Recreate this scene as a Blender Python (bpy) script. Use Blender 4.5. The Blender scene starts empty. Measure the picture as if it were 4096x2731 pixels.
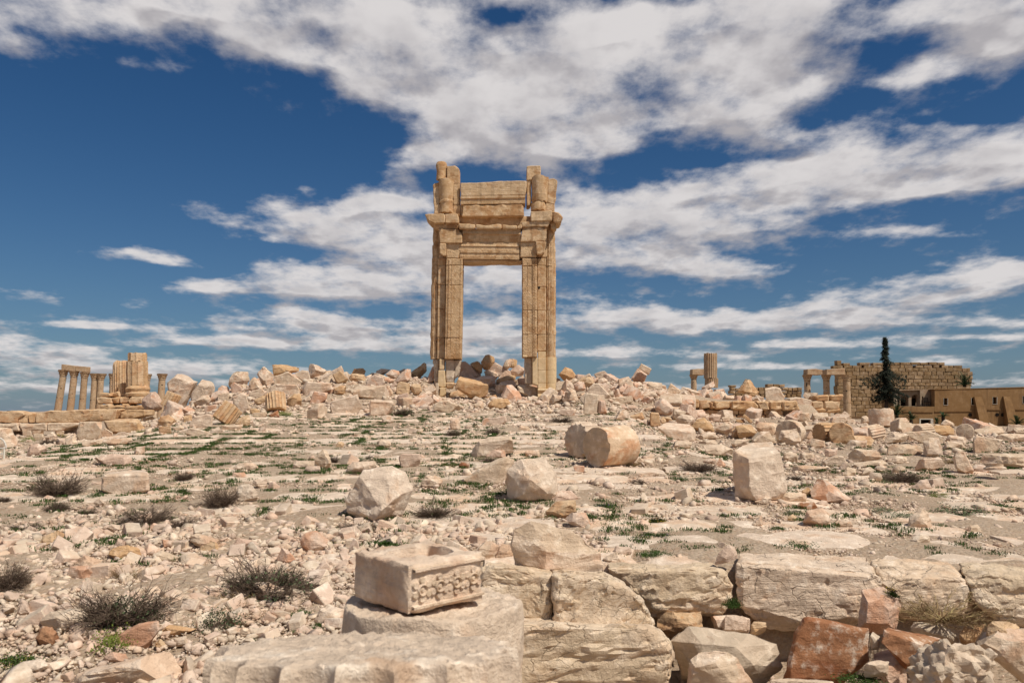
import bpy, bmesh, math, random
import numpy as np
from mathutils import Vector, Matrix, noise

SC = bpy.context.scene
COL = SC.collection
RAD = math.radians
random.seed(11)
RNG = np.random.default_rng(11)

# ------------------------------------------------------------------ camera
F = 28.0 / 36.0 * 4096.0
EYE = 2.2
PITCH = math.atan((1645.7 - 1365.5) / F)
CP, SP = math.cos(PITCH), math.sin(PITCH)
cam = bpy.data.objects.new('camera', bpy.data.cameras.new('camera'))
COL.objects.link(cam)
cam.location = (0, 0, EYE)
cam.rotation_euler = (RAD(90) + PITCH, 0, 0)
cam.data.lens = 28.0
cam.data.sensor_width = 36.0
cam.data.clip_start = 0.1
cam.data.clip_end = 20000
cam.data.dof.use_dof = True
cam.data.dof.focus_distance = 30
cam.data.dof.aperture_fstop = 3.6
SC.camera = cam

# ------------------------------------------------------------------ light
SUN_EL, SUN_AZ = RAD(54), RAD(50)          # the sun stands behind the camera and to its right
SUN_DIR = Vector((math.sin(SUN_AZ) * math.cos(SUN_EL), -math.cos(SUN_AZ) * math.cos(SUN_EL), math.sin(SUN_EL)))
sun = bpy.data.objects.new('sun', bpy.data.lights.new('sun', 'SUN'))
COL.objects.link(sun)
sun.data.energy = 4.9
sun.data.angle = RAD(1.2)
sun.data.color = (1.0, 0.93, 0.83)
sun.rotation_euler = SUN_DIR.to_track_quat('Z', 'Y').to_euler()
SC.view_settings.view_transform = 'Standard'
SC.view_settings.look = 'None'
SC.view_settings.exposure = -0.14
SC.view_settings.gamma = 1.0

# ------------------------------------------------------------------ world: Nishita sky and a layer of clouds
world = bpy.data.worlds.new('World')
SC.world = world
world.use_nodes = True

# clouds as seen on the sky: centre and half size (picture units of 2352 wide), strength
CLOUDS = """180,60,250,85,1.0 60,140,160,40,.55 250,100,120,40,-.3 330,150,70,25,.45 520,30,170,60,.9 690,95,190,80,1.0 850,170,170,62,1.0 900,40,150,60,.9
1100,200,200,80,1.0 1090,300,180,48,1.0 1350,310,190,65,1.1 1200,110,220,70,.9 1400,180,240,95,1.1 1700,90,210,105,1.2
1660,210,220,70,1.1 1480,30,200,45,.8 1180,0,120,30,.8 1010,375,110,26,.8 960,350,80,26,.6
2150,45,210,70,1.0 2290,110,120,45,.8 2110,185,110,24,.5 1850,320,90,20,.55 1760,290,60,25,.5 2160,290,120,22,.5
1340,540,150,75,1.0 1540,520,220,65,1.1 1750,465,220,65,1.1 1980,420,220,60,1.1 2230,385,180,55,1.1 2060,540,150,18,.8 1640,622,150,26,.9 1500,590,160,30,.8
770,505,190,60,1.05 920,555,140,48,1.0 620,535,80,24,.7 695,430,40,11,.55 870,460,120,25,.7
720,650,250,38,1.15 520,662,100,16,.9 960,640,150,45,1.0 1130,650,120,55,.9 345,592,62,20,1.0 440,622,60,14,-.7
210,745,120,15,1.05 500,787,165,14,.9 760,745,180,25,.8 700,715,60,16,.7 900,800,250,18,.75 1120,770,100,35,.8
1400,728,130,28,.9 1650,745,240,28,.95 1930,715,230,30,1.0 2150,670,170,34,1.0 2320,625,120,36,1.0 2150,740,200,14,.75
1450,812,250,13,.8 1900,790,300,11,.9 2250,775,150,10,.8 1700,842,300,10,.75 2200,832,200,11,.7
2050,250,260,90,.38 2000,330,200,40,.3 1150,60,250,90,.2
760,770,260,30,.5 1120,800,160,40,.5 80,800,180,34,.9 200,850,240,24,.8 480,850,170,16,.75 100,890,200,28,.75 700,880,300,14,.5 2200,880,250,14,.6 1500,890,300,12,.5
420,330,320,130,-.7 1085,25,130,50,.3 1960,220,60,140,-.4 1560,368,110,20,-.5 1800,600,90,18,-.35 2060,600,180,20,-.4 100,600,250,60,-.4 250,480,260,70,-.5 250,650,120,30,-.4 480,580,80,22,-.5 2280,250,90,60,-.4"""


def build_world():
    nt = world.node_tree
    N, L = nt.nodes, nt.links
    N.clear()

    def add(tree, kind, **kw):
        n = tree.nodes.new(kind)
        for k, v in kw.items():
            setattr(n, k, v)
        return n

    def math_(tree, op, a, b=None, c=None):
        n = add(tree, 'ShaderNodeMath', operation=op)
        for i, s in enumerate((a, b, c)):
            if s is None:
                continue
            if isinstance(s, (int, float)):
                n.inputs[i].default_value = s
            else:
                tree.links.new(s, n.inputs[i])
        return n.outputs[0]
    KZ = 0.035

    def plane(u, v):
        r, up = (u - 1176) / 1829.3, -(v - 784) / 1829.3
        d = Vector((r, CP - up * SP, SP + up * CP)).normalized()
        return d.x / (d.z + KZ), d.y / (d.z + KZ)
    g = bpy.data.node_groups.new('cloud_density', 'ShaderNodeTree')
    g.interface.new_socket('P', in_out='INPUT', socket_type='NodeSocketVector')
    g.interface.new_socket('D', in_out='OUTPUT', socket_type='NodeSocketFloat')
    g.interface.new_socket('S', in_out='OUTPUT', socket_type='NodeSocketFloat')
    g.interface.new_socket('Q', in_out='INPUT', socket_type='NodeSocketVector')
    gi, go = g.nodes.new('NodeGroupInput'), g.nodes.new('NodeGroupOutput')
    P, Q = gi.outputs[0], gi.outputs[1]
    wn = add(g, 'ShaderNodeTexNoise')
    wn.inputs['Scale'].default_value = 2.2
    wn.inputs['Detail'].default_value = 6
    g.links.new(P, wn.inputs['Vector'])
    ws = add(g, 'ShaderNodeVectorMath', operation='MULTIPLY_ADD')
    g.links.new(wn.outputs['Color'], ws.inputs[0])
    ws.inputs[1].default_value = (.5, .5, 0)
    ws.inputs[2].default_value = (-.25, -.25, 0)
    wp = add(g, 'ShaderNodeVectorMath', operation='ADD')
    g.links.new(P, wp.inputs[0])
    g.links.new(ws.outputs[0], wp.inputs[1])
    PW = wp.outputs[0]
    tot = None
    for w in CLOUDS.split():
        u, v, su, sv, a = [float(t) for t in w.split(',')]
        cx, cy = plane(u, v)
        hx = abs(plane(u + su, v)[0] - cx)
        hy = abs(plane(u, v + sv)[1] - plane(u, v - sv)[1]) / 2
        s = add(g, 'ShaderNodeVectorMath', operation='SUBTRACT')
        g.links.new(PW if hx > .12 else P, s.inputs[0])
        s.inputs[1].default_value = (cx, cy, 0)
        m = add(g, 'ShaderNodeVectorMath', operation='MULTIPLY')
        g.links.new(s.outputs[0], m.inputs[0])
        m.inputs[1].default_value = (1 / hx, 1 / hy, 0)
        d = add(g, 'ShaderNodeVectorMath', operation='DOT_PRODUCT')
        g.links.new(m.outputs[0], d.inputs[0])
        g.links.new(m.outputs[0], d.inputs[1])
        e = math_(g, 'EXPONENT', math_(g, 'MULTIPLY', d.outputs['Value'], -1.0))
        e = math_(g, 'MULTIPLY', e, a)
        tot = e if tot is None else math_(g, 'ADD', tot, e)
    tot = math_(g, 'MINIMUM', tot, .86)

    def fbm(scale, detail, rough, stretch, lac=2.1):
        mp = add(g, 'ShaderNodeVectorMath', operation='MULTIPLY')
        g.links.new(Q, mp.inputs[0])
        mp.inputs[1].default_value = stretch
        n = add(g, 'ShaderNodeTexNoise')
        n.inputs['Scale'].default_value = scale
        n.inputs['Detail'].default_value = detail
        n.inputs['Roughness'].default_value = rough
        n.inputs['Lacunarity'].default_value = lac
        g.links.new(mp.outputs[0], n.inputs['Vector'])
        return n.outputs[0]
    f1 = fbm(5.0, 9, .56, (1, .8, 1))
    f2 = fbm(17.0, 6, .58, (1, .85, 1))
    f3 = fbm(7.0, 4, .5, (1, .8, 1))
    D = math_(g, 'MULTIPLY_ADD', math_(g, 'SUBTRACT', f1, .5), 2.9, tot)
    D = math_(g, 'MULTIPLY_ADD', math_(g, 'SUBTRACT', f2, .5), .6, D)
    S = math_(g, 'MULTIPLY_ADD', math_(g, 'SUBTRACT', f3, .5), 1.5, tot)
    g.links.new(S, go.inputs[1])
    g.links.new(D, go.inputs[0])

    tc = add(nt, 'ShaderNodeTexCoord')
    sep = add(nt, 'ShaderNodeSeparateXYZ')
    L.new(tc.outputs['Generated'], sep.inputs[0])
    zz = math_(nt, 'ADD', math_(nt, 'MAXIMUM', sep.outputs['Z'], 0.0), KZ)
    px, py = math_(nt, 'DIVIDE', sep.outputs['X'], zz), math_(nt, 'DIVIDE', sep.outputs['Y'], zz)
    cb = add(nt, 'ShaderNodeCombineXYZ')
    L.new(px, cb.inputs[0])
    L.new(py, cb.inputs[1])
    z2 = math_(nt, 'ADD', math_(nt, 'MAXIMUM', sep.outputs['Z'], 0.0), .2)
    cq = add(nt, 'ShaderNodeCombineXYZ')
    L.new(math_(nt, 'DIVIDE', sep.outputs['X'], z2), cq.inputs[0])
    L.new(math_(nt, 'DIVIDE', sep.outputs['Y'], z2), cq.inputs[1])
    g1 = add(nt, 'ShaderNodeGroup', node_tree=g)
    L.new(cb.outputs[0], g1.inputs[0])
    L.new(cq.outputs[0], g1.inputs[1])
    sh = add(nt, 'ShaderNodeVectorMath', operation='MULTIPLY')
    L.new(cb.outputs[0], sh.inputs[0])
    sh.inputs[1].default_value = (.93, .93, 1)
    g2 = add(nt, 'ShaderNodeGroup', node_tree=g)
    L.new(sh.outputs[0], g2.inputs[0])
    shq = add(nt, 'ShaderNodeVectorMath', operation='MULTIPLY')
    L.new(cq.outputs[0], shq.inputs[0])
    shq.inputs[1].default_value = (.965, .965, 1)
    L.new(shq.outputs[0], g2.inputs[1])
    D1, S1, S2 = g1.outputs[0], g1.outputs[1], g2.outputs[1]
    # the rest of the sky carries the same broken cloud cover
    out = add(nt, 'ShaderNodeMapRange', interpolation_type='SMOOTHSTEP')
    L.new(sep.outputs['Y'], out.inputs[0])
    out.inputs[1].default_value, out.inputs[2].default_value = .45, .72
    out.inputs[3].default_value, out.inputs[4].default_value = .4, 0.0
    D1 = math_(nt, 'ADD', D1, out.outputs[0])

    def smooth(x, a, b, lo=0., hi=1.):
        m = add(nt, 'ShaderNodeMapRange', interpolation_type='SMOOTHSTEP')
        L.new(x, m.inputs[0])
        for i, q in enumerate((a, b, lo, hi)):
            m.inputs[i + 1].default_value = q
        return m.outputs[0]
    alpha = smooth(D1, .1, 1.02)
    alpha = math_(nt, 'MULTIPLY', alpha, .95)
    under = math_(nt, 'SUBTRACT', S2, S1)
    grey = math_(nt, 'ADD', math_(nt, 'MULTIPLY', smooth(S1, .7, 1.3), .4), math_(nt, 'MULTIPLY', smooth(under, -.15, .32), .65))
    grey = math_(nt, 'MINIMUM', grey, 1.0)
    sky = add(nt, 'ShaderNodeTexSky', sky_type='NISHITA')
    sky.sun_disc = False
    sky.sun_elevation = SUN_EL
    sky.sun_rotation = math.atan2(SUN_DIR.x, SUN_DIR.y)
    sky.altitude = 400
    sky.air_density = 1.0
    sky.dust_density = 0.6
    sky.ozone_density = 2.0
    hs = add(nt, 'ShaderNodeHueSaturation')
    hs.inputs['Saturation'].default_value = 1.22
    hs.inputs['Value'].default_value = .62
    L.new(sky.outputs[0], hs.inputs['Color'])
    mul = add(nt, 'ShaderNodeMix', data_type='RGBA', blend_type='MULTIPLY')
    mul.inputs[0].default_value = 1.0
    L.new(hs.outputs[0], mul.inputs[6])
    mul.inputs[7].default_value = (.5, .83, 1.04, 1)
    # dust low over the horizon
    low = math_(nt, 'EXPONENT', math_(nt, 'MULTIPLY', math_(nt, 'MAXIMUM', sep.outputs['Z'], 0.0), -9.0))
    dm = add(nt, 'ShaderNodeMix', data_type='RGBA')
    L.new(math_(nt, 'MULTIPLY', low, .68), dm.inputs[0])
    L.new(mul.outputs[2], dm.inputs[6])
    dm.inputs[7].default_value = (2.55, 2.95, 3.9, 1)
    cc = add(nt, 'ShaderNodeMix', data_type='RGBA')
    L.new(grey, cc.inputs[0])
    cc.inputs[6].default_value = (8.9, 8.5, 8.4, 1)
    cc.inputs[7].default_value = (3.5, 3.3, 3.6, 1)
    mx = add(nt, 'ShaderNodeMix', data_type='RGBA')
    L.new(alpha, mx.inputs[0])
    L.new(dm.outputs[2], mx.inputs[6])
    L.new(cc.outputs[2], mx.inputs[7])
    bg = add(nt, 'ShaderNodeBackground')
    bg.inputs['Strength'].default_value = 0.09
    L.new(mx.outputs[2], bg.inputs['Color'])
    o = add(nt, 'ShaderNodeOutputWorld')
    L.new(bg.outputs[0], o.inputs[0])


build_world()


# ------------------------------------------------------------------ picture geometry to places in the world
def ray(u, v):
    r, up = (u - 2048.0) / F, -(v - 1365.5) / F
    return Vector((r, CP - up * SP, SP + up * CP))


def at(u, v, Y):
    d = ray(u, v)
    t = Y / d.y
    return Vector((d.x * t, Y, EYE + d.z * t))


def project(x, y, z):
    zc = z - EYE
    fw = y * CP + zc * SP
    up = -y * SP + zc * CP
    return 2048 + F * x / fw, 1365.5 - F * up / fw


def sst(a, b, t):
    t = np.clip((t - a) / (b - a), 0, 1)
    return t * t * (3 - 2 * t)


def lerp(a, b, t):
    return a + (b - a) * t


def H(x, y):
    """Height of the ground."""
    x = np.asarray(x, float)
    y = np.asarray(y, float)
    bl = np.interp(y, [-20, 6, 10, 20, 30, 45, 60, 130], [-.1, 0, .2, .4, .6, .85, .7, .5])
    br = np.interp(y, [-20, 6, 10, 15, 20, 30, 60, 80, 120], [-.1, 0, .28, .5, .72, 1.0, 1.0, .6, .4])
    base = lerp(bl, br, sst(-4, 4, x))
    ramp = np.interp(y, [-20, 5.2, 44.3, 200], [-.1, -.1, 2.95, 2.95])
    m = sst(-20, -10, x) * (1 - sst(4.4, 6.2, x)) * (1 - sst(48, 58, y))
    z = lerp(base, ramp, m)
    t = sst(32, 43, y) * (1 - sst(50, 58, y)) * (1 - sst(16.5, 18.5, x)) * sst(4, 6, x)
    z = np.maximum(z, lerp(z, 1.85, t))
    T = np.interp(x, [-24, -19, -16, -13, -9, -5, -3.3, -1, 1.8, 3.2, 6, 9, 12, 17, 18.2, 23], [.7, 1.9, 3.1, 3.9, 4.1, 4.0, 3.9, 3.9, 3.9, 3.8, 3.75, 3.3, 2.85, 2.6, 1.1, .8])
    w = sst(8.3, 9.5, x)
    front = lerp(sst(35, 45.5, y), sst(44.2, 47.2, y), 1 - sst(2.9, 4.2, np.abs(x + .8)))
    py = lerp(front, sst(44.5, 45.3, y), w) * (1 - sst(51, 60, y))
    z = np.maximum(z, lerp(z, T, py))
    tr = sst(-.25, .35, x) * (1 - sst(9.75, 9.9, y))
    z = lerp(z, -.75 + 0 * x, tr)
    return z


def Hs(x, y):
    return float(H(x, y))


_YS = np.concatenate([np.arange(2.5, 14, .03), np.arange(14, 62, .06), np.arange(62, 160, .4)])


def hit(u, v):
    d = ray(u, v)
    t = _YS / d.y
    z = EYE + d.z * t
    below = np.nonzero(z < H(d.x * t, _YS))[0]
    if len(below) == 0:
        return None
    Y = float(_YS[below[0]])
    return at(u, v, Y)


CROPS = {'A': (0, 1250, 1100 / 2352), 'B': (1000, 1350, 900 / 2352), 'C': (1640, 600, 680 / 2221), 'D': (1640, 1040, 680 / 1777),
         'E': (2100, 1350, 1000 / 2352), 'F': (2900, 1300, 1196 / 2352), 'G': (2500, 1650, 1596 / 2352), 'H': (800, 2000, 1300 / 2352),
         'I': (1900, 2000, 1100 / 2352), 'J': (2900, 2100, 1196 / 2352), 'K': (0, 1850, 1000 / 1780), 'L': (0, 1600, 1300 / 2352),
         'M': (1200, 1600, 1500 / 2352), 'N': (2200, 1850, 1300 / 2352), 'Z': (0, 0, 1.0)}


def px(c, x, y):
    x0, y0, s = CROPS[c]
    return x0 + x * s, y0 + y * s


# ------------------------------------------------------------------ materials
def material(name):
    m = bpy.data.materials.new(name)
    m.use_nodes = True
    nt = m.node_tree
    nt.nodes.clear()
    out = nt.nodes.new('ShaderNodeOutputMaterial')
    b = nt.nodes.new('ShaderNodeBsdfPrincipled')
    nt.links.new(b.outputs[0], out.inputs[0])
    b.inputs['Roughness'].default_value = .93
    b.inputs['Specular IOR Level'].default_value = .15
    return m, nt, b


class NB:
    """A few shorthands for shader nodes."""

    def __init__(s, nt):
        s.nt = nt

    def n(s, kind, **kw):
        n = s.nt.nodes.new(kind)
        for k, v in kw.items():
            setattr(n, k, v)
        return n

    def put(s, sock, v):
        if isinstance(v, (int, float)):
            sock.default_value = v
        elif isinstance(v, tuple):
            sock.default_value = (*v, 1) if len(v) == 3 and sock.type == 'RGBA' else v
        else:
            s.nt.links.new(v, sock)

    def m(s, op, *a):
        n = s.n('ShaderNodeMath', operation=op)
        for i, v in enumerate(a):
            s.put(n.inputs[i], v)
        return n.outputs[0]

    def scale(s, vec, k):
        n = s.n('ShaderNodeVectorMath', operation='MULTIPLY')
        s.put(n.inputs[0], vec)
        n.inputs[1].default_value = k
        return n.outputs[0]

    def noise(s, vec, scale, detail=4, rough=.55, dist=0.):
        n = s.n('ShaderNodeTexNoise')
        s.put(n.inputs['Vector'], vec)
        n.inputs['Scale'].default_value = scale
        n.inputs['Detail'].default_value = detail
        n.inputs['Roughness'].default_value = rough
        n.inputs['Distortion'].default_value = dist
        return n.outputs[0]

    def ss(s, x, a, b, lo=0., hi=1.):
        n = s.n('ShaderNodeMapRange', interpolation_type='SMOOTHSTEP')
        s.put(n.inputs[0], x)
        for i, q in enumerate((a, b, lo, hi)):
            n.inputs[i + 1].default_value = q
        return n.outputs[0]

    def mix(s, f, a, b, mode='MIX'):
        n = s.n('ShaderNodeMix', data_type='RGBA', blend_type=mode)
        s.put(n.inputs[0], f)
        s.put(n.inputs[6], a)
        s.put(n.inputs[7], b)
        return n.outputs[2]


def stone(name, base, alt, rust=(.36, .17, .08), rust_amt=.25, white=.2, crack=0., crack_scale=5., strata=.3, bump=.5, carve=0., spread=.5, drip=0., tex=1., gain=1.28):
    m, nt, bs = material(name)
    k = NB(nt)
    geo = k.n('ShaderNodeNewGeometry')
    oi = k.n('ShaderNodeObjectInfo')
    pos = geo.outputs['Position']
    rnd = k.m('FRACT', k.m('ADD', oi.outputs['Random'], geo.outputs['Random Per Island']))
    rnd2 = k.m('FRACT', k.m('MULTIPLY', rnd, 7.31))
    n1 = k.noise(pos, 1.1 * tex, 5, .6)
    n2 = k.noise(pos, 5.5 * tex, 7, .68)
    n3 = k.noise(pos, 26 * tex, 5, .7)
    st = k.noise(k.scale(pos, (1.2, 1.2, 9.)), 1.6 * tex, 6, .65)
    f = k.m('ADD', k.m('MULTIPLY', k.m('SUBTRACT', rnd, .5), spread * 1.6), n1)
    col = k.mix(k.ss(f, .25, .75), base, alt)
    w = k.m('MULTIPLY', k.ss(n2, .5, .68), white)
    col = k.mix(w, col, (.66, .57, .46))
    ra = k.m('MULTIPLY', k.ss(k.m('ADD', k.noise(pos, 1.9 * tex, 6, .6, .4), k.m('MULTIPLY', rnd2, .14)), .56, .7), rust_amt)
    col = k.mix(ra, col, rust)
    # strata and pits, the stone's own darker veins
    sv = k.m('MULTIPLY', k.ss(st, .5, .66), strata)
    col = k.mix(sv, col, k.mix(.5, col, (.16, .1, .06)))
    pit = k.m('MULTIPLY', k.ss(n3, .57, .72), .5)
    col = k.mix(pit, col, k.mix(.55, col, (.12, .08, .05)))
    val = k.m('MULTIPLY_ADD', n2, .6 * gain, .7 * gain)
    val = k.m('MULTIPLY', val, k.m('MULTIPLY_ADD', rnd2, .3 * spread, 1 - .15 * spread))
    hsv = k.n('ShaderNodeHueSaturation')
    k.put(hsv.inputs['Value'], val)
    k.put(hsv.inputs['Color'], col)
    col = hsv.outputs[0]
    hgt = k.m('ADD', k.m('MULTIPLY', n2, .7), k.m('MULTIPLY', n3, .2))
    hgt = k.m('ADD', hgt, k.m('MULTIPLY', st, strata * 1.2))
    if drip:
        d = k.noise(k.scale(pos, (3.2, 3.2, .22)), 1.0, 5, .6)
        col = k.mix(k.m('MULTIPLY', k.ss(d, .52, .7), drip), col, (.1, .055, .03))
    if crack:
        dv = k.n('ShaderNodeVectorMath', operation='MULTIPLY_ADD')
        nz = k.n('ShaderNodeTexNoise')
        k.put(nz.inputs['Vector'], pos)
        nz.inputs['Scale'].default_value = 2.5
        nz.inputs['Detail'].default_value = 4
        k.put(dv.inputs[0], nz.outputs['Color'])
        dv.inputs[1].default_value = (.32, .32, .32)
        k.put(dv.inputs[2], pos)
        vo = k.n('ShaderNodeTexVoronoi', feature='DISTANCE_TO_EDGE')
        k.put(vo.inputs['Vector'], k.scale(dv.outputs[0], (.62, 1, 1.35)))
        vo.inputs['Scale'].default_value = crack_scale
        keep = k.ss(k.noise(pos, 1.7, 3, .5), .4, .6)
        line = k.m('MULTIPLY', k.m('SUBTRACT', 1., k.ss(vo.outputs['Distance'], .0, .022)), k.m('MULTIPLY', keep, crack))
        col = k.mix(line, col, (.1, .06, .035))
        hgt = k.m('SUBTRACT', hgt, k.m('MULTIPLY', line, 1.2))
    if carve:
        vo = k.n('ShaderNodeTexVoronoi', feature='SMOOTH_F1')
        k.put(vo.inputs['Vector'], k.scale(pos, (1, 1, .8)))
        vo.inputs['Scale'].default_value = 19
        hgt = k.m('ADD', hgt, k.m('MULTIPLY', vo.outputs['Distance'], carve))
    bp = k.n('ShaderNodeBump')
    bp.inputs['Strength'].default_value = bump
    bp.inputs['Distance'].default_value = .09
    k.put(bp.inputs['Height'], hgt)
    k.put(bs.inputs['Normal'], bp.outputs[0])
    k.put(bs.inputs['Base Color'], col)
    return m


MAT = {}
MAT['L'] = stone('pale_limestone', (.48, .365, .255), (.5, .385, .285), rust_amt=.4, white=.5, bump=.7)
MAT['P'] = stone('pinkish_limestone', (.46, .32, .235), (.49, .37, .28), rust=(.42, .19, .09), rust_amt=.6, white=.45, bump=.7)
MAT['O'] = stone('ochre_limestone', (.43, .27, .14), (.47, .33, .2), rust=(.32, .14, .055), rust_amt=.45, white=.2, strata=.45, bump=.7)
MAT['R'] = stone('red_patina_limestone', (.29, .125, .058), (.38, .21, .115), rust=(.2, .068, .028), rust_amt=.7, white=.85, spread=.2, gain=1.1)
MAT['G'] = stone('grey_limestone', (.4, .32, .235), (.43, .34, .25), rust_amt=.15, white=.35)
MAT['C'] = stone('cracked_limestone', (.49, .38, .26), (.52, .41, .295), rust=(.4, .24, .12), rust_amt=.3, white=.4, crack=.3, crack_scale=8, strata=.25, bump=.8)
MAT['S'] = stone('paving_limestone', (.5, .395, .295), (.53, .42, .32), rust=(.44, .25, .13), rust_amt=.4, white=.7, strata=.12, bump=.8)
MAT['X'] = stone('veined_white_limestone', (.53, .405, .285), (.54, .42, .31), rust=(.44, .25, .13), rust_amt=.35, white=.7, strata=.5, bump=.8, crack=.35, crack_scale=3.4)
MAT['D'] = stone('warm_drum_limestone', (.46, .32, .2), (.5, .37, .25), rust=(.38, .18, .085), rust_amt=.7, white=.4, bump=.7)
MAT['A'] = stone('gateway_limestone', (.44, .285, .15), (.49, .345, .205), rust=(.27, .12, .04), rust_amt=.6, white=.25, strata=.4, drip=.3, spread=.35, gain=1.2)
MAT['AC'] = stone('carved_gateway_limestone', (.43, .275, .145), (.48, .335, .195), rust=(.26, .12, .04), rust_amt=.55, white=.2, strata=.1, drip=.3, carve=.4, spread=.25, bump=.7, gain=1.2)
MAT['N'] = stone('new_repair_stone', (.5, .36, .2), (.52, .39, .235), rust_amt=.1, white=.1, strata=.1, bump=.2, spread=.15)
MAT['W'] = stone('far_wall_limestone', (.27, .172, .085), (.34, .225, .125), rust=(.19, .1, .04), rust_amt=.4, white=.25, spread=1.1, tex=.6, gain=1.0)
MAT['WC'] = stone('far_column_limestone', (.38, .255, .15), (.41, .29, .18), rust_amt=.3, white=.2, spread=.3, tex=.6, gain=1.05)
MAT['H'] = stone('mud_plaster', (.25, .14, .058), (.28, .165, .075), rust=(.19, .1, .045), rust_amt=.35, white=.06, strata=.05, bump=.15, spread=.1, drip=.35, tex=.35, gain=.88)
MAT['HW'] = stone('pale_plaster', (.33, .235, .15), (.36, .27, .185), rust_amt=.2, white=.15, strata=.05, bump=.15, spread=.1, drip=.35, tex=.35, gain=.88)
MAT['B'] = stone('rubble_limestone', (.53, .425, .315), (.5, .375, .285), rust=(.42, .22, .12), rust_amt=.3, white=.6, spread=1.0, gain=1.18)


def plain(name, col, rough=.8, var=.25, tr=0., scale=3.):
    m, nt, bs = material(name)
    k = NB(nt)
    geo = k.n('ShaderNodeNewGeometry')
    oi = k.n('ShaderNodeObjectInfo')
    r = k.m('FRACT', k.m('ADD', oi.outputs['Random'], geo.outputs['Random Per Island']))
    n = k.noise(geo.outputs['Position'], scale, 3, .6)
    h = k.n('ShaderNodeHueSaturation')
    h.inputs['Color'].default_value = (*col, 1)
    k.put(h.inputs['Value'], k.m('ADD', 1 - var, k.m('MULTIPLY', k.m('ADD', r, n), var)))
    k.put(h.inputs['Hue'], k.m('MULTIPLY_ADD', r, .04, .48))
    k.put(bs.inputs['Base Color'], h.outputs[0])
    bs.inputs['Roughness'].default_value = rough
    if tr:
        bs.inputs['Transmission Weight'].default_value = 0
        bs.inputs['Subsurface Weight'].default_value = 0
    return m


MAT['grass'] = plain('green_leaf', (.05, .085, .018), .7, .45)
MAT['sage'] = plain('grey_green_leaf', (.1, .125, .06), .8, .35)
MAT['bright'] = plain('yellow_green_leaf', (.14, .17, .03), .7, .35)
MAT['twig'] = plain('dry_twig', (.125, .088, .063), .9, .5)
MAT['straw'] = plain('dry_straw', (.26, .18, .09), .9, .4)
MAT['flower'] = plain('yellow_petal', (.65, .45, .02), .6, .15)
MAT['purple'] = plain('purple_petal', (.2, .11, .3), .6, .2)
MAT['fir'] = plain('dark_needle', (.022, .027, .017), .8, .5)
MAT['bark'] = plain('dark_bark', (.06, .042, .03), .9, .3)
MAT['palm'] = plain('palm_leaf', (.03, .05, .018), .6, .45)
MAT['dark'] = plain('shade_and_dark_metal', (.02, .015, .012), .9, .2)  # near black: painted shade inside openings and holes, also dark metal
MAT['frame'] = plain('white_frame', (.5, .45, .38), .7, .1)
MAT['metal'] = plain('white_painted_metal', (.62, .58, .5), .5, .1)


def ground_material():
    m, nt, bs = material('gravelly_earth')
    k = NB(nt)
    geo = k.n('ShaderNodeNewGeometry')
    pos = geo.outputs['Position']
    n1 = k.noise(pos, .5, 5, .6)
    n2 = k.noise(pos, 6, 7, .7)
    n3 = k.noise(pos, 38, 4, .7)
    col = k.mix(k.ss(n1, .35, .65), (.4, .3, .205), (.32, .23, .15))
    col = k.mix(k.m('MULTIPLY', k.ss(n2, .5, .7), .5), col, (.42, .33, .24))
    vo = k.n('ShaderNodeTexVoronoi')
    k.put(vo.inputs['Vector'], pos)
    vo.inputs['Scale'].default_value = 17
    cv = k.n('ShaderNodeSeparateColor')
    k.put(cv.inputs[0], vo.outputs['Color'])
    col = k.mix(k.m('MULTIPLY', cv.outputs[0], .5), col, (.56, .45, .34))
    col = k.mix(k.m('MULTIPLY', k.ss(cv.outputs[1], .6, .9), .4), col, (.36, .23, .15))
    col = k.mix(k.m('MULTIPLY', k.ss(n3, .55, .7), .5), col, (.17, .12, .08))
    k.put(bs.inputs['Base Color'], col)
    bp = k.n('ShaderNodeBump')
    bp.inputs['Strength'].default_value = .8
    bp.inputs['Distance'].default_value = .05
    k.put(bp.inputs['Height'], k.m('ADD', k.m('ADD', n2, k.m('MULTIPLY', n3, .4)), k.m('MULTIPLY', vo.outputs['Distance'], -.6)))
    k.put(bs.inputs['Normal'], bp.outputs[0])
    return m


MAT['ground'] = ground_material()


# ------------------------------------------------------------------ objects
def tag(o, label=None, cat=None, group=None, kind=None):
    if label:
        o['label'] = label
    if cat:
        o['category'] = cat
    if group:
        o['group'] = group
    if kind:
        o['kind'] = kind
    return o


def link(o, parent=None):
    COL.objects.link(o)
    if parent is not None:
        o.parent = parent
    return o


def empty(name, loc=(0, 0, 0)):
    o = bpy.data.objects.new(name, None)
    o.empty_display_size = .2
    o.location = loc
    return link(o)


def new_obj(name, me, mat, parent=None, loc=None):
    o = bpy.data.objects.new(name, me)
    if mat is not None and len(me.materials) == 0:
        me.materials.append(mat)
    if parent is not None:
        # parents are unrotated empties or meshes: keep the world place
        p, off = parent, Vector((0, 0, 0))
        while p is not None:
            off += p.location
            p = p.parent
        o.location = (Vector(loc) if loc is not None else Vector((0, 0, 0))) - off
    elif loc is not None:
        o.location = loc
    return link(o, parent)


def shade(me, angle=34):
    me.shade_smooth()
    me.set_sharp_from_angle(angle=RAD(angle))


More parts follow.
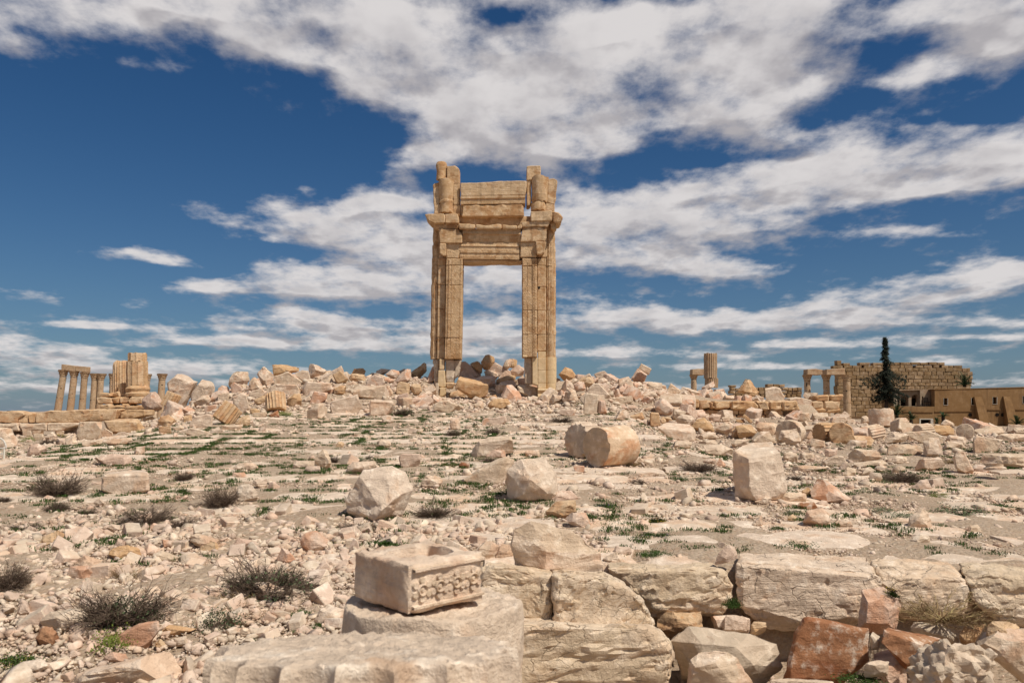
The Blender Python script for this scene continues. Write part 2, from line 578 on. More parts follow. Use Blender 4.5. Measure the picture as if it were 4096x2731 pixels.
def mesh_np(name, V, Fa, mat=None, parent=None, loc=None, smooth=None):
    V = np.asarray(V, float)
    if loc is None:
        loc = Vector((float(V[:, 0].mean()), float(V[:, 1].mean()), float(V[:, 2].min())))
    me = bpy.data.meshes.new(name)
    W = V - np.array(loc)
    if isinstance(Fa, np.ndarray):
        nf, k = Fa.shape
        me.vertices.add(len(W))
        me.vertices.foreach_set('co', W.astype(np.float32).ravel())
        me.loops.add(nf * k)
        me.loops.foreach_set('vertex_index', Fa.astype(np.int32).ravel())
        me.polygons.add(nf)
        me.polygons.foreach_set('loop_start', np.arange(0, nf * k, k, dtype=np.int32))
        me.update(calc_edges=True)
    else:
        me.from_pydata([tuple(p) for p in W], [], Fa)
        me.update()
    if smooth:
        shade(me, smooth)
    return new_obj(name, me, mat, parent, loc)


def rough_up(bm, size, amp=1., strata=0., knob=0., seed=0., split=7., crackle=0.):
    bmesh.ops.triangulate(bm, faces=bm.faces[:])
    lim = size / split
    for _ in range(5):
        E = [e for e in bm.edges if e.calc_length() > lim]
        if not E or len(bm.faces) > (9000 if crackle else 2600):
            break
        bmesh.ops.subdivide_edges(bm, edges=E, cuts=1)
        bmesh.ops.triangulate(bm, faces=[f for f in bm.faces if len(f.verts) > 3])
    bm.normal_update()
    s = Vector((seed * 3.7, seed * 1.3, seed * 2.1))
    out = []
    for v in bm.verts:
        p = v.co
        q = p / size
        d = .022 * noise.noise(q * 2.3 + s) + .02 * noise.noise(q * 6.5 + s) + .016 * noise.noise(q * 14 + s)
        if strata:
            d += strata * .03 * noise.noise(Vector((q.x * 1.2, q.y * 1.2, q.z * 11)) + s)
        if knob:
            dd, _ = noise.voronoi(q * 5.5 + s)
            d += knob * (.10 - .22 * dd[0])
        if crackle:
            w = q + Vector((noise.noise(q * 4 + s), noise.noise(q * 4 + s * 2), noise.noise(q * 4 + s * 3))) * .06
            dd, pp = noise.voronoi(Vector((w.x * 4.2, w.y * 4.2, w.z * 8.5)) + s)
            gap = dd[1] - dd[0]
            d += crackle * (.03 * noise.cell(pp[0] * 9.7) - .03 * max(0, 1 - gap / .13) * (.4 + .6 * max(0, noise.noise(q * 2.6 + s) + .35)))
        out.append(v.normal * (d * size * amp))
    for v, o in zip(bm.verts, out):
        v.co += o


def finish_bm(bm, name, mat, parent=None, angle=30, loc=None):
    zs = [v.co.z for v in bm.verts]
    if loc is None:
        loc = Vector((sum(v.co.x for v in bm.verts) / len(bm.verts), sum(v.co.y for v in bm.verts) / len(bm.verts), min(zs)))
    bmesh.ops.translate(bm, verts=bm.verts, vec=-Vector(loc))
    bmesh.ops.recalc_face_normals(bm, faces=bm.faces[:])
    me = bpy.data.meshes.new(name)
    bm.to_mesh(me)
    bm.free()
    shade(me, angle)
    return new_obj(name, me, mat, parent, loc)


def chip(bm, n):
    """Knock corners and edges off a convex block."""
    c = sum((v.co for v in bm.verts), Vector()) / len(bm.verts)
    for _ in range(n):
        vs = list(bm.verts)
        if len(vs) < 6:
            return
        v = random.choice(vs)
        tgt = v.co.copy()
        if random.random() < .5:
            e = random.choice(list(v.link_edges))
            tgt = (e.verts[0].co + e.verts[1].co) / 2
        d = tgt - c
        L = d.length
        nrm = (d.normalized() + Vector((random.gauss(0, .3), random.gauss(0, .3), random.gauss(0, .3)))).normalized()
        co = tgt - nrm * L * random.uniform(.015, .075)
        r = bmesh.ops.bisect_plane(bm, geom=bm.verts[:] + bm.edges[:] + bm.faces[:], plane_co=co, plane_no=nrm, clear_outer=True, dist=1e-5)
        ed = [g for g in r['geom_cut'] if isinstance(g, bmesh.types.BMEdge)]
        if len(ed) >= 3:
            try:
                bmesh.ops.edgenet_fill(bm, edges=ed)
            except Exception:
                pass


def hull(points, name, mat, parent=None, bev=.035, amp=1., strata=0., knob=0., split=7., chips=7, crackle=0.):
    bm = bmesh.new()
    for p in points:
        bm.verts.new(p)
    r = bmesh.ops.convex_hull(bm, input=bm.verts[:])
    dead = {g for key in ('geom_interior', 'geom_unused') for g in r[key] if isinstance(g, bmesh.types.BMVert)}
    if dead:
        bmesh.ops.delete(bm, geom=list(dead), context='VERTS')
    bmesh.ops.dissolve_limit(bm, angle_limit=RAD(9), verts=bm.verts[:], edges=bm.edges[:])
    if chips:
        chip(bm, chips)
    xs = [v.co for v in bm.verts]
    size = (max(v.x for v in xs) - min(v.x for v in xs)) * (max(v.z for v in xs) - min(v.z for v in xs))
    size = math.sqrt(max(size, 1e-4))
    if bev:
        bmesh.ops.bevel(bm, geom=bm.edges[:], offset=bev * size, offset_type='OFFSET', segments=2 if crackle else 1, profile=.5, affect='EDGES', clamp_overlap=True)
    rough_up(bm, size, amp, strata, knob, random.random() * 40, split, crackle)
    return finish_bm(bm, name, mat, parent, 22)


HEROES = []
BOXES = []      # picture boxes and distances of the blocks placed one by one


def rock_points(front, Y, back, flat):
    us, vs = [p[0] for p in front], [p[1] for p in front]
    w, h = max(us) - min(us), max(vs) - min(vs)
    s = math.sqrt(w * h) * Y / F
    cu, cv = sum(us) / len(us), sum(vs) / len(vs)
    BOXES.append((min(us), min(vs), max(us), max(vs), Y))
    pts = []
    explicit = any(len(p) > 2 for p in front)
    for p in front:
        pts.append(at(p[0], p[1], Y + (p[2] * s if len(p) > 2 else 0)))
    if back:
        for p in back:
            pts.append(at(p[0], p[1], Y + .8 * s))
        for p in front:
            if p[1] > cv:
                pts.append(at(cu + (p[0] - cu) * .93, p[1] - .06 * h, Y + .75 * s))
    else:
        ru = random.uniform(-.1, .1) * w
        for p in front:
            q = (cu + (p[0] - cu) * .8 + ru, cv + (p[1] - cv) * .84 - .03 * h)
            pts.append(at(*q, Y + .62 * s))
    if not explicit:
        if flat:
            for p in front:
                pts.append(at(cu + (p[0] - cu) * .9, cv + (p[1] - cv) * .9 + .02 * h, Y - .06 * s))
        else:
            ru, rv = random.uniform(-.16, .16) * w, random.uniform(.04, .14) * h
            k0 = random.randrange(2)
            idx = list(range(k0, len(front), 2))
            if len(idx) < 3:
                idx = list(range(len(front)))
            for i in idx:
                p = front[i]
                pts.append(at(cu + (p[0] - cu) * .56 + ru, cv + (p[1] - cv) * .56 + rv, Y - .24 * s))
    vmax = max(vs)
    for p in front:
        if p[1] > vmax - .25 * h:
            q = at(p[0], p[1], Y)
            pts.append(q + Vector((0, .12 * s, -.14 * s)))
    return pts, s


def parse_pts(c, t):
    r = []
    for w in t.split():
        q = [float(a) for a in w.split(',')]
        r.append((*px(c, q[0], q[1]), *q[2:]))
    return r


def rock_line(line, parent=None):
    head, body = line.split(':', 1)
    hs = head.split()
    c, mk = hs[0], hs[1]
    depth = float(hs[2][1:]) if len(hs) > 2 else None
    parts = body.split('|')
    sil = parts[0].split('/')
    front = parse_pts(c, sil[0])
    back = parse_pts(c, sil[1]) if len(sil) > 1 else None
    flat = 'b' in mk or back is not None
    knob = 1. if 'k' in mk else 0.
    mk = mk.replace('b', '').replace('k', '')
    us, vs = [p[0] for p in front], [p[1] for p in front]
    if depth is None:
        vb = max(vs)
        low = [p[0] for p in front if p[1] > vb - .3 * (vb - min(vs))]
        h = hit(sum(low) / len(low), vb)
        depth = h.y if h is not None else 47.5
        if h is None or h.y > 62:
            depth = 47.5 if sum(us) / len(us) < 2700 else 62
        depth += .12 * math.sqrt((max(us) - min(us)) * (max(vs) - min(vs))) * depth / F
    pts, s = rock_points(front, depth, back, flat)
    name = parts[2].strip() if len(parts) > 2 and parts[2].strip() else ('stone_block' if flat else 'boulder')
    cat = {'stone_block': 'stone block', 'boulder': 'boulder'}.get(name, name.replace('_', ' '))
    ck = {'C': 1., 'X': .7}.get(mk, 0.)
    o = hull(pts, name, MAT[mk], parent, crackle=ck * .75, bev=.045 if ck else (.012 if flat else .016), amp=1.0 if name == 'standing_block' else (.8 if flat else 1.05), chips=0 if ck else 5 if name == 'standing_block' else (2 if depth < 16 else 4) if flat else (3 if any(len(p) > 2 for p in front) else 6), strata=1. if mk in 'LOCS' else .3, knob=knob,
             split=32. if ck else 13. if depth < 12 else (10. if depth < 24 else 7.))
    if parent is None:
        tag(o, parts[1].strip(), cat)
        HEROES.append(((min(us) + max(us)) / 2, (min(vs) + max(vs)) / 2, max(us) - min(us), parts[1].strip()))
    return o

# ------------------------------------------------------------------ the setting: ground, hills, pavement
def build_ground():
    ys = np.concatenate([np.arange(-12, 4, 1.0), np.arange(4, 14, .12), np.arange(14, 62, .3), np.geomspace(62, 9000, 60)])
    sx = np.concatenate([-np.geomspace(3.2, .9, 14)[:-1], np.linspace(-.9, .9, 190), np.geomspace(.9, 3.2, 14)[1:]])
    X = sx[None, :] * (np.maximum(ys, 0) + 8)[:, None]
    Y = np.repeat(ys[:, None], len(sx), 1)
    Z = H(X, Y)
    near = np.clip(1 - Y / 90, 0, 1)
    for f, a in ((.9, .05), (2.3, .03), (6.1, .015)):
        Z += near * a * (np.sin(X * f * 1.3 + 2.1 * np.sin(Y * f * .7)) * np.sin(Y * f + 1.7 * np.sin(X * f * .9)))
    V = np.stack([X, Y, Z], -1).reshape(-1, 3)
    nx = len(sx)
    i, j = np.meshgrid(np.arange(len(ys) - 1), np.arange(nx - 1), indexing='ij')
    a = (i * nx + j).ravel()
    Fa = np.stack([a, a + 1, a + 1 + nx, a + nx], 1)
    o = mesh_np('ground', V, Fa, MAT['ground'], loc=(0, 0, 0), smooth=60)
    tag(o, kind='structure')


build_ground()


def build_hills():
    m, nt, bs = material('hazy_hill_earth')
    bs.inputs['Base Color'].default_value = (.3, .24, .22, 1)  # mauve tone: distance haze is put into the base colour
    xs = np.linspace(-6000, 2500, 140)
    V, Fa = [], []
    for i, x in enumerate(xs):
        h = 3 + 26 * math.exp(-((x + 2450) / 330) ** 2) + 16 * math.exp(-((x + 1900) / 420) ** 2) + 5 * math.sin(x / 210) + 3 * math.sin(x / 77)
        V += [(x, 4700, 0), (x, 5000, h), (x, 5600, 0)]
        if i:
            a = 3 * i
            Fa += [(a - 3, a, a + 1, a - 2), (a - 2, a + 1, a + 2, a - 1)]
    tag(mesh_np('distant_hills', V, Fa, m, loc=(0, 0, 0), smooth=60), kind='structure')


build_hills()
JOINTS = []


def build_pavement():
    root = empty('stone_pavement', (0, 9.5, 0))
    tag(root, kind='structure')
    slabs = []
    y = 9.78
    r = 0
    while y < 34.5:
        dy = random.uniform(.95, 1.3)
        lo, hi = (-15.5, 13.5) if y < 20 else (-14, 4.9)
        if y < 12.4:
            lo = -3.5
        x = lo + random.uniform(0, 1)
        while x < hi:
            w = random.uniform(1.2, 2.7)
            edge = abs((x + w / 2) - (-1)) / 14
            if y < 9.6 and x + w > .9:
                pass
            if random.random() > (.0 if y < 14 and x > .3 else .14 + .3 * edge) :
                slabs.append((x, y, w, dy, r))
            for t in np.arange(x, x + w, .11):
                JOINTS.append((t, y + dy))
            for t in np.arange(y, y + dy, .12):
                JOINTS.append((x + w, t))
            x += w
        y += dy
        r += 1
    slabs.sort(key=lambda s: (s[1] ** 2 + s[0] ** 2))
    stuffV, stuffF = [], []
    for n, (x, y, w, d, r) in enumerate(slabs):
        g = .03 if y < 14 else .05
        NX, NY = max(3, int(w / .28)), max(3, int(d / .28))
        sd = random.random() * 99
        tz, tx, ty = random.uniform(-.02, .035), random.uniform(-.02, .02), random.uniform(-.025, .025)
        V, Fa = [], []
        for j in range(NY + 1):
            for i in range(NX + 1):
                fx, fy = i / NX, j / NY
                xx, yy = x + g + (w - 2 * g) * fx, y + g + (d - 2 * g) * fy
                e = min(fx * w, (1 - fx) * w, fy * d, (1 - fy) * d)
                p = Vector((xx * 1.7, yy * 1.7, sd))
                if e < .01:
                    xx += .17 * noise.noise(p * 1.5)
                    yy += .16 * noise.noise(p * 1.5 + Vector((9, 3, 1)))
                z = Hs(xx, yy) + .02 + tz + tx * (fx - .5) + ty * (fy - .5) + .045 * noise.noise(p) + .03 * noise.noise(p * 3.1) - (.035 if e < .01 else 0)
                V.append((xx, yy, z))
        for j in range(NY):
            for i in range(NX):
                a = j * (NX + 1) + i
                Fa.append((a, a + 1, a + NX + 2, a + NX + 1))
        ring = [i for i in range(NX + 1)] + [j * (NX + 1) + NX for j in range(1, NY + 1)] + [NY * (NX + 1) + i for i in range(NX - 1, -1, -1)] + [j * (NX + 1) for j in range(NY - 1, 0, -1)]
        b0 = len(V)
        for q in ring:
            V.append((V[q][0], V[q][1], V[q][2] - .16))
        for t in range(len(ring)):
            u = (t + 1) % len(ring)
            Fa.append((ring[t], b0 + t, b0 + u, ring[u]))
        if n < 298:
            mesh_np('paving_slab', V, Fa, MAT['S'], root, smooth=40)
        else:
            o = len(stuffV)
            stuffV += V
            stuffF += [tuple(q + o for q in f) for f in Fa]
    if stuffV:
        tag(mesh_np('paving_slab', stuffV, stuffF, MAT['S'], root, smooth=40), kind='stuff')


build_pavement()

# ------------------------------------------------------------------ the gateway
YA = 44.0


def prism(c, poly, y0, depth, name, mat, parent, rough=.018, bev=.036, split=.24, strata=.6):
    """A dressed block: its front outline, its distance and its thickness."""
    P = [at(*px(c, p[0], p[1]), y0) for p in poly]
    bm = bmesh.new()
    a = [bm.verts.new(p) for p in P]
    b = [bm.verts.new(p + Vector((0, depth, 0))) for p in P]
    bm.faces.new(a)
    bm.faces.new(b[::-1])
    n = len(P)
    for i in range(n):
        bm.faces.new((a[i], b[i], b[(i + 1) % n], a[(i + 1) % n]))
    bmesh.ops.recalc_face_normals(bm, faces=bm.faces[:])
    if bev:
        bmesh.ops.bevel(bm, geom=bm.edges[:], offset=bev, offset_type='OFFSET', segments=1, profile=.5, affect='EDGES', clamp_overlap=True)
    bmesh.ops.triangulate(bm, faces=bm.faces[:])
    for _ in range(4):
        E = [e for e in bm.edges if e.calc_length() > split]
        if not E or len(bm.faces) > 2200:
            break
        bmesh.ops.subdivide_edges(bm, edges=E, cuts=1)
        bmesh.ops.triangulate(bm, faces=[f for f in bm.faces if len(f.verts) > 3])
    bm.normal_update()
    s = Vector((random.random() * 50, 3, 7))
    o = []
    for v in bm.verts:
        p = v.co
        d = noise.noise(p * 1.6 + s) + .6 * noise.noise(p * 4 + s) + .4 * noise.noise(p * 9 + s) + strata * noise.noise(Vector((p.x * 1.2, p.y * 1.2, p.z * 8)) + s)
        o.append(v.normal * d * rough * 1.3)
    for v, q in zip(bm.verts, o):
        v.co += q
    return finish_bm(bm, name, MAT[mat], parent, 28)


def revolve(name, mat, parent, base, top, profile, flutes=0, depth=.075, seg=48, rough=.008, arc=None, caps=True, angle=30, wob=None):
    """A turned stone from base to top; profile = (share of the height, radius); flutes are hollowed out of it."""
    base, top = Vector(base), Vector(top)
    ax = top - base
    L = ax.length
    q = Vector((0, 0, 1)).rotation_difference(ax.normalized())
    if flutes:
        seg = flutes * 6
    s = Vector((random.random() * 60, 1, 2))
    V, Fa = [], []
    for (t, r) in profile:
        for i in range(seg):
            a = 2 * math.pi * i / seg
            rr = r
            if flutes:
                ph = (i % 6) / 6
                rr -= depth * r * math.sqrt(max(0, 1 - (2 * ph - 1) ** 2)) if i % 6 else 0
            p = Vector((math.cos(a) * rr, math.sin(a) * rr, t * L))
            if wob:
                rr += wob * r * (noise.noise(p * (1.2 / max(r, .1)) + s))
            rr += rough * (noise.noise(p * 3 + s) + .7 * noise.noise(p * 8 + s))
            V.append(base + q @ Vector((math.cos(a) * rr, math.sin(a) * rr, t * L + (rough * 3 * noise.noise(p * 4) if t in (0, 1) else 0))))
    n = len(profile)
    for j in range(n - 1):
        for i in range(seg):
            k = (i + 1) % seg
            Fa.append((j * seg + i, j * seg + k, (j + 1) * seg + k, (j + 1) * seg + i))
    V.append(base)
    V.append(top)
    for i in range(seg):
        k = (i + 1) % seg
        Fa.append((n * seg, k, i))
        Fa.append((n * seg + 1, (n - 1) * seg + i, (n - 1) * seg + k))
    return mesh_np(name, V, Fa, MAT[mat] if isinstance(mat, str) else mat, parent, smooth=angle)


def steps(n, r0, r1=None):
    r1 = r0 if r1 is None else r1
    return [(i / n, r0 + (r1 - r0) * i / n) for i in range(n + 1)]


def vcyl(c, x0, x1, y0, y1, Y, name, mat, parent, flutes=0, prof=None, rough=.02, wob=.0, n=8, seg=40, depth=.09):
    a, b = at(*px(c, x0, y1), Y), at(*px(c, x1, y1), Y)
    top = at(*px(c, (x0 + x1) / 2, y0), Y)
    r = (b.x - a.x) / 2
    base = Vector(((a.x + b.x) / 2, Y, a.z))
    top = Vector((top.x, Y, top.z))
    pr = [(t, r * k) for t, k in prof] if prof else steps(n, r)
    return revolve(name, mat, parent, base, top, pr, flutes, depth, rough=rough, wob=wob, seg=seg)


def moulding(c, xl, xr, prof, Y, depth, name, mat, parent, n=26, rough=.012, ends=(0, 0)):
    """A course whose front follows a moulded profile: (picture height, how far it stands proud)."""
    V, Fa = [], []
    s = Vector((random.random() * 50, 0, 0))
    m = len(prof) + 2
    for i in range(n + 1):
        f = i / n
        for k, (v, dy) in enumerate(prof):
            p = at(*px(c, xl + (xr - xl) * f, v + ends[0] * f), Y)
            d = noise.noise(p * 3 + s) + .7 * noise.noise(p * 8 + s)
            V.append((p.x, p.y - dy - rough * d, p.z + rough * .6 * noise.noise(p * 5)))
        for v in (prof[-1][0], prof[0][0]):
            p = at(*px(c, xl + (xr - xl) * f, v + ends[0] * f), Y)
            V.append((p.x, p.y + depth, p.z))
    for i in range(n):
        for k in range(m):
            k2 = (k + 1) % m
            a, b = i * m, (i + 1) * m
            Fa.append((a + k, a + k2, b + k2, b + k))
    Fa.append(tuple(range(m))[::-1])
    Fa.append(tuple(n * m + k for k in range(m)))
    return mesh_np(name, V, Fa, MAT[mat], parent, smooth=35)


def poly(t):
    return [tuple(float(a) for a in w.split(',')) for w in t.split()]


def build_gateway():
    g = empty('ruined_gateway', at(*px('D', 870, 1400), YA))
    tag(g, 'tall ochre stone gateway with carved jambs and lintel standing alone on the mound', 'gateway')
    J = 43.55

    def B(c, t, y0, d, name='stone_block', mat='A', **k):
        return prism(c, poly(t), y0, d, name, mat, g, **k)
    # left tower above the cornice
    vcyl('C', 345, 482, 155, 400, 44.2, 'half_column_drum', 'A', g, prof=[(0, .98), (.2, .96), (.5, .98), (.75, 1.02), (.9, .95), (.97, .75), (1, .4)], wob=.05, rough=.035)
    B('C', '478,210 590,205 645,255 645,440 478,440', 43.95, .8)
    B('C', '298,455 320,435 385,420 385,715 320,740 308,700', 44.1, .7)
    vcyl('C', 385, 575, 400, 705, 44.15, 'half_column_drum', 'A', g, prof=[(0, 1.0), (.03, 1.06), (.1, 1.05), (.14, .96), (.3, 1.0), (.6, 1.06), (.9, 1.14), (1, 1.1)], rough=.025)
    B('C', '565,440 645,430 645,720 565,712', 43.95, .9)
    B('C', '312,725 400,700 400,832 312,832', 44.0, .8)
    vcyl('C', 390, 570, 695, 832, 44.1, 'half_column_drum', 'A', g, prof=[(0, 1.02), (.15, 1.05), (.35, .95), (.8, .92), (1, 1.0)], wob=.04, rough=.03)
    B('C', '560,712 662,722 662,862 560,862', 43.95, .9)
    # left cornice
    B('C', '190,838 250,830 452,834 452,952 320,958 250,925 205,880', 43.1, 1.6, 'cornice_block', rough=.03)
    B('C', '455,834 622,830 636,955 455,952', 43.2, 1.5, 'cornice_block', rough=.025)
    B('C', '290,955 630,957 632,1030 350,1030 320,1000', 43.5, 1.2, 'cornice_block', rough=.03)
    B('C', '375,1032 635,1030 640,1060 682,1100 680,1214 388,1218', 43.4, 1.3)
    B('C', '472,1222 655,1220 650,1310 638,1415 474,1412', J, 1.2, mat='AC')
    br = B('C', '386,1222 470,1222 470,1375 440,1382 388,1345', 43.3, 1.4, 'bracket')
    for x in (412, 450):
        c_ = at(*px('C', x, 1272), 43.29)
        revolve('bracket_hollow', 'A', br, c_, c_ + Vector((0, .06, 0)), [(0, .1), (.5, .085), (1, .03)], seg=16, rough=.004)
    vcyl('C', 300, 395, 1000, 1250, 44.25, 'half_column_drum', 'A', g, flutes=20, rough=.03, wob=.06)
    vcyl('C', 293, 390, 1250, 1430, 44.25, 'half_column_drum', 'A', g, flutes=20, rough=.02)
    seams = [-18, 62, 262, 512, 700, 850, 1035]
    for i in range(6):
        xl = 230 - 18 * (seams[i + 1] / 1035)
        vcyl('D', xl, xl + 100, seams[i], seams[i + 1], 44.25, 'half_column_drum', 'A', g, flutes=20, rough=.018 + .012 * (i > 3), wob=.02 + .05 * (i > 3))
    # left pilaster and carved jamb
    seams = [-25, 56, 262, 512, 810, 1035]
    for i in range(5):
        a, b = seams[i], seams[i + 1]
        B('D', f'{294 - a * .012},{a} {377 - a * .014},{a} {376 - b * .014},{b - 2} {292 - b * .012},{b - 2}', 43.85, .9, 'pilaster_block')
    seams = [-15, 55, 262, 812, 1035]
    for i in range(4):
        a, b = seams[i], seams[i + 1]
        B('D', f'{378 - a * .016},{a} {550 - a * .018},{a} {549 - b * .018},{b - 2} {376 - b * .016},{b - 2}', J, 1.25, 'jamb_block', 'AC', rough=.012)
    # carved strips on the jambs: fillets and strings of beads
    for (xs, y0, y1, sl) in (((384, 399, 440, 528), -10, 1015, -.017), ((1180, 1230, 1276, 1302), 20, 1005, 0.002)):
        for x in xs:
            p0, p1 = px('D', x + sl * y0, y0), px('D', x + 3 + sl * y0, y0)
            q0, q1 = px('D', x + sl * y1, y1), px('D', x + 3 + sl * y1, y1)
            V = [at(*p, J + dy) for p in (p0, p1, q1, q0) for dy in (-.016, .01)]
            mesh_np('fillet', V, [(0, 2, 4, 6), (0, 1, 3, 2), (2, 3, 5, 4), (4, 5, 7, 6), (6, 7, 1, 0)], MAT['AC'], g)
    bead = bmesh.new()
    bmesh.ops.create_icosphere(bead, subdivisions=1, radius=1)
    bv = np.array([v.co[:] for v in bead.verts])
    bf = np.array([[v.index for v in f.verts] for f in bead.faces])
    bead.free()
    for (x, y0, y1, sl) in ((411, 0, 810, -.017), (1290, 60, 1000, .002)):
        V, Fa = [], []
        for i, yy in enumerate(np.arange(y0, y1, 15.5)):
            p = at(*px('D', x + sl * yy, yy), J - .01)
            V.append(bv * (.036, .03, .033) + np.array(p))
            Fa.append(bf + i * len(bv))
        tag(mesh_np('bead_moulding', np.concatenate(V), np.concatenate(Fa), MAT['AC'], g), kind='stuff')
    B('C', '372,1030 480,1030 480,1425 374,1420', 43.95, .9)
    B('C', '1640,1012 1786,1012 1786,1402 1650,1402', 43.95, .9)
    # lintel
    moulding('C', 690, 1446, [(1030, .02), (1036, .16), (1105, .22), (1112, .12), (1150, .1), (1205, -.02), (1212, .03), (1236, .03)], J + .1, 1.2, 'lintel_course', 'AC', g, ends=(8, 0))
    moulding('C', 652, 1428, [(1232, .05), (1255, .08), (1262, .03), (1300, .03), (1304, .07), (1340, .07), (1344, .02), (1380, .02), (1384, .06), (1424, .05)], J + .1, 1.2, 'lintel_course', 'AC', g, ends=(8, 0))
    B('C', '688,1428 1462,1440 1462,1458 1300,1466 1190,1456 1000,1466 690,1472', J + .2, 1.1, 'lintel_soffit')
    B('C', '636,1036 690,1040 690,1222 684,1214 640,1080', 43.75, .8)
    B('C', '1428,1040 1450,1040 1446,1425 1424,1425', 43.8, .8)
    for t in ('632,962 760,962 855,978 848,1026 640,1034', '857,975 1000,982 1202,966 1196,1030 862,1028', '1203,975 1400,985 1398,1030 1200,1030', '1400,990 1462,968 1470,1026 1402,1030'):
        B('C', t, 43.25, .9, rough=.04, bev=.05)
    B('C', '636,862 1100,872 1590,862 1590,990 636,985', 44.15, .6)
    # wall courses above the lintel
    B('C', '664,724 692,726 690,864 664,864', 43.95, .7)
    B('C', '692,722 960,728 1000,716 1110,724 1290,700 1455,704 1484,730 1490,862 1100,868 676,868', 43.75, .9, rough=.035, bev=.04)
    moulding('C', 662, 1506, [(602, .0), (608, .1), (640, .1), (648, .02), (668, .0), (676, .13), (715, .13), (722, .06)], 43.85, .8, 'moulded_course', 'A', g, ends=(-14, 0))
    B('C', '658,428 820,428 1180,408 1525,402 1526,450 1506,588 1100,594 660,604', 43.75, .9, rough=.02)
    # right tower
    B('C', '1524,210 1702,205 1710,240 1710,375 1524,400', 43.95, .7)
    B('C', '1524,378 1585,370 1585,680 1560,728 1526,730', 44.0, .8)
    vcyl('C', 1590, 1805, 362, 690, 44.15, 'half_column_drum', 'A', g, prof=[(0, .95), (.08, 1.02), (.3, .98), (.6, 1.0), (.85, 1.06), (1, 1.08)], rough=.03, wob=.02)
    B('C', '1800,380 1868,372 1922,395 1908,640 1885,712 1800,690', 44.0, .8, rough=.03)
    vcyl('C', 1580, 1775, 665, 800, 44.1, 'half_column_drum', 'A', g, prof=[(0, 1.0), (.4, 1.02), (.7, .95), (.9, .8), (1, .6)], wob=.06, rough=.03)
    B('C', '1770,690 1890,702 1890,800 1770,796', 44.0, .8)
    B('C', '1576,800 1860,796 1860,920 1580,932', 43.2, 1.5, 'cornice_block', rough=.025)
    B('C', '1858,796 1890,806 1950,830 1996,880 1965,938 1900,960 1858,922', 43.2, 1.5, 'cornice_block', rough=.06, bev=.05)
    B('C', '1460,942 1580,932 1826,922 1828,960 1790,1004 1640,996 1464,1006', 43.3, 1.4, 'cornice_block', rough=.025)
    B('C', '1826,925 1900,958 1916,1010 1886,1052 1840,1022', 43.5, 1.2, 'cornice_block', rough=.05)
    B('C', '1470,1008 1690,1004 1782,1018 1782,1150 1758,1196 1442,1196', 43.4, 1.3)
    B('C', '1446,1206 1636,1200 1654,1300 1650,1394 1440,1400', J, 1.2, mat='AC')
    br = B('C', '1640,1200 1780,1200 1756,1340 1720,1362 1660,1358', 43.3, 1.4, 'bracket')
    for x in (1686, 1732):
        c_ = at(*px('C', x, 1258), 43.29)
        revolve('bracket_hollow', 'A', br, c_, c_ + Vector((0, .06, 0)), [(0, .11), (.5, .095), (1, .03)], seg=16, rough=.004)
    vcyl('C', 1775, 1893, 1000, 1222, 44.25, 'half_column_drum', 'A', g, flutes=20, rough=.03, wob=.03)
    vcyl('C', 1770, 1899, 1222, 1420, 44.25, 'half_column_drum', 'A', g, flutes=20, rough=.025, wob=.02)
    seams = [-18, 70, 290, 535, 785, 1018]
    for i in range(5):
        vcyl('D', 1408, 1524, seams[i], seams[i + 1], 44.25, 'half_column_drum', 'A', g, flutes=20, rough=.028, wob=.035)
    seams = [-20, 60, 285, 530, 780, 955]
    for i in range(5):
        a, b = seams[i], seams[i + 1]
        B('D', f'1330,{a} 1421,{a} 1421,{b - 2} 1330,{b - 2}', 43.85, .9, 'pilaster_block')
    hole = at(*px('D', 1348, 290), 43.83)
    revolve('socket_hole', MAT['dark'], g, hole, hole + Vector((0, .3, 0)), [(0, .075), (1, .05)], seg=14, rough=.01)  # dark plug, the shade in the hole is its colour
    seams = [-20, 65, 526, 780, 1016]
    for i in range(4):
        a, b = seams[i], seams[i + 1]
        B('D', f'1172,{a} 1328,{a} 1331,{b - 2} 1173,{b - 2}', J, 1.25, 'jamb_block', 'AC', rough=.014)
    # feet: crumbling on the left, repaired with new stone on the right
    B('D', '238,1037 300,1037 300,1290 262,1275 240,1240 252,1150', 44.0, .9, mat='G', rough=.07, bev=.06)
    B('D', '306,1036 358,1034 356,1144 304,1142', 43.7, .6, 'repair_block', 'N', rough=.008)
    B('D', '294,1150 362,1150 372,1325 340,1335 286,1315', 43.7, .6, 'repair_block', 'N', rough=.012)
    B('D', '366,1038 470,1040 462,1200 455,1285 375,1278 372,1160', 43.85, .8, mat='G', rough=.05, bev=.06)
    B('D', '456,1040 528,1037 520,1130 490,1210 462,1250', 43.9, .8, mat='G', rough=.07, bev=.06)
    B('D', '180,1290 275,1280 290,1360 285,1440 190,1350', 44.1, .8, mat='G', rough=.06, bev=.06)
    B('D', '300,1335 375,1335 366,1352 372,1400 345,1425 304,1425 312,1352', 43.6, .6, 'base_moulding', 'N', rough=.008)
    B('D', '262,1285 300,1285 298,1440 272,1440', 43.65, .3, 'prop_post', 'G', rough=.01)
    B('D', '375,1280 455,1285 440,1345 380,1345', 43.8, .7, mat='A', rough=.06, bev=.05)
    B('D', '1196,1020 1276,1020 1276,1300 1202,1290', 44.0, .9, mat='G', rough=.02)
    B('D', '1277,1016 1333,1014 1335,1310 1278,1292', 43.7, .9, 'repair_block', 'N', rough=.012)
    B('D', '1176,992 1226,992 1226,1016 1176,1016', 43.5, .3, 'repair_block', 'N', rough=.004)
    B('D', '1339,957 1420,957 1420,1016 1339,1016', 43.8, .5, 'repair_block', 'N', rough=.004, bev=.015)
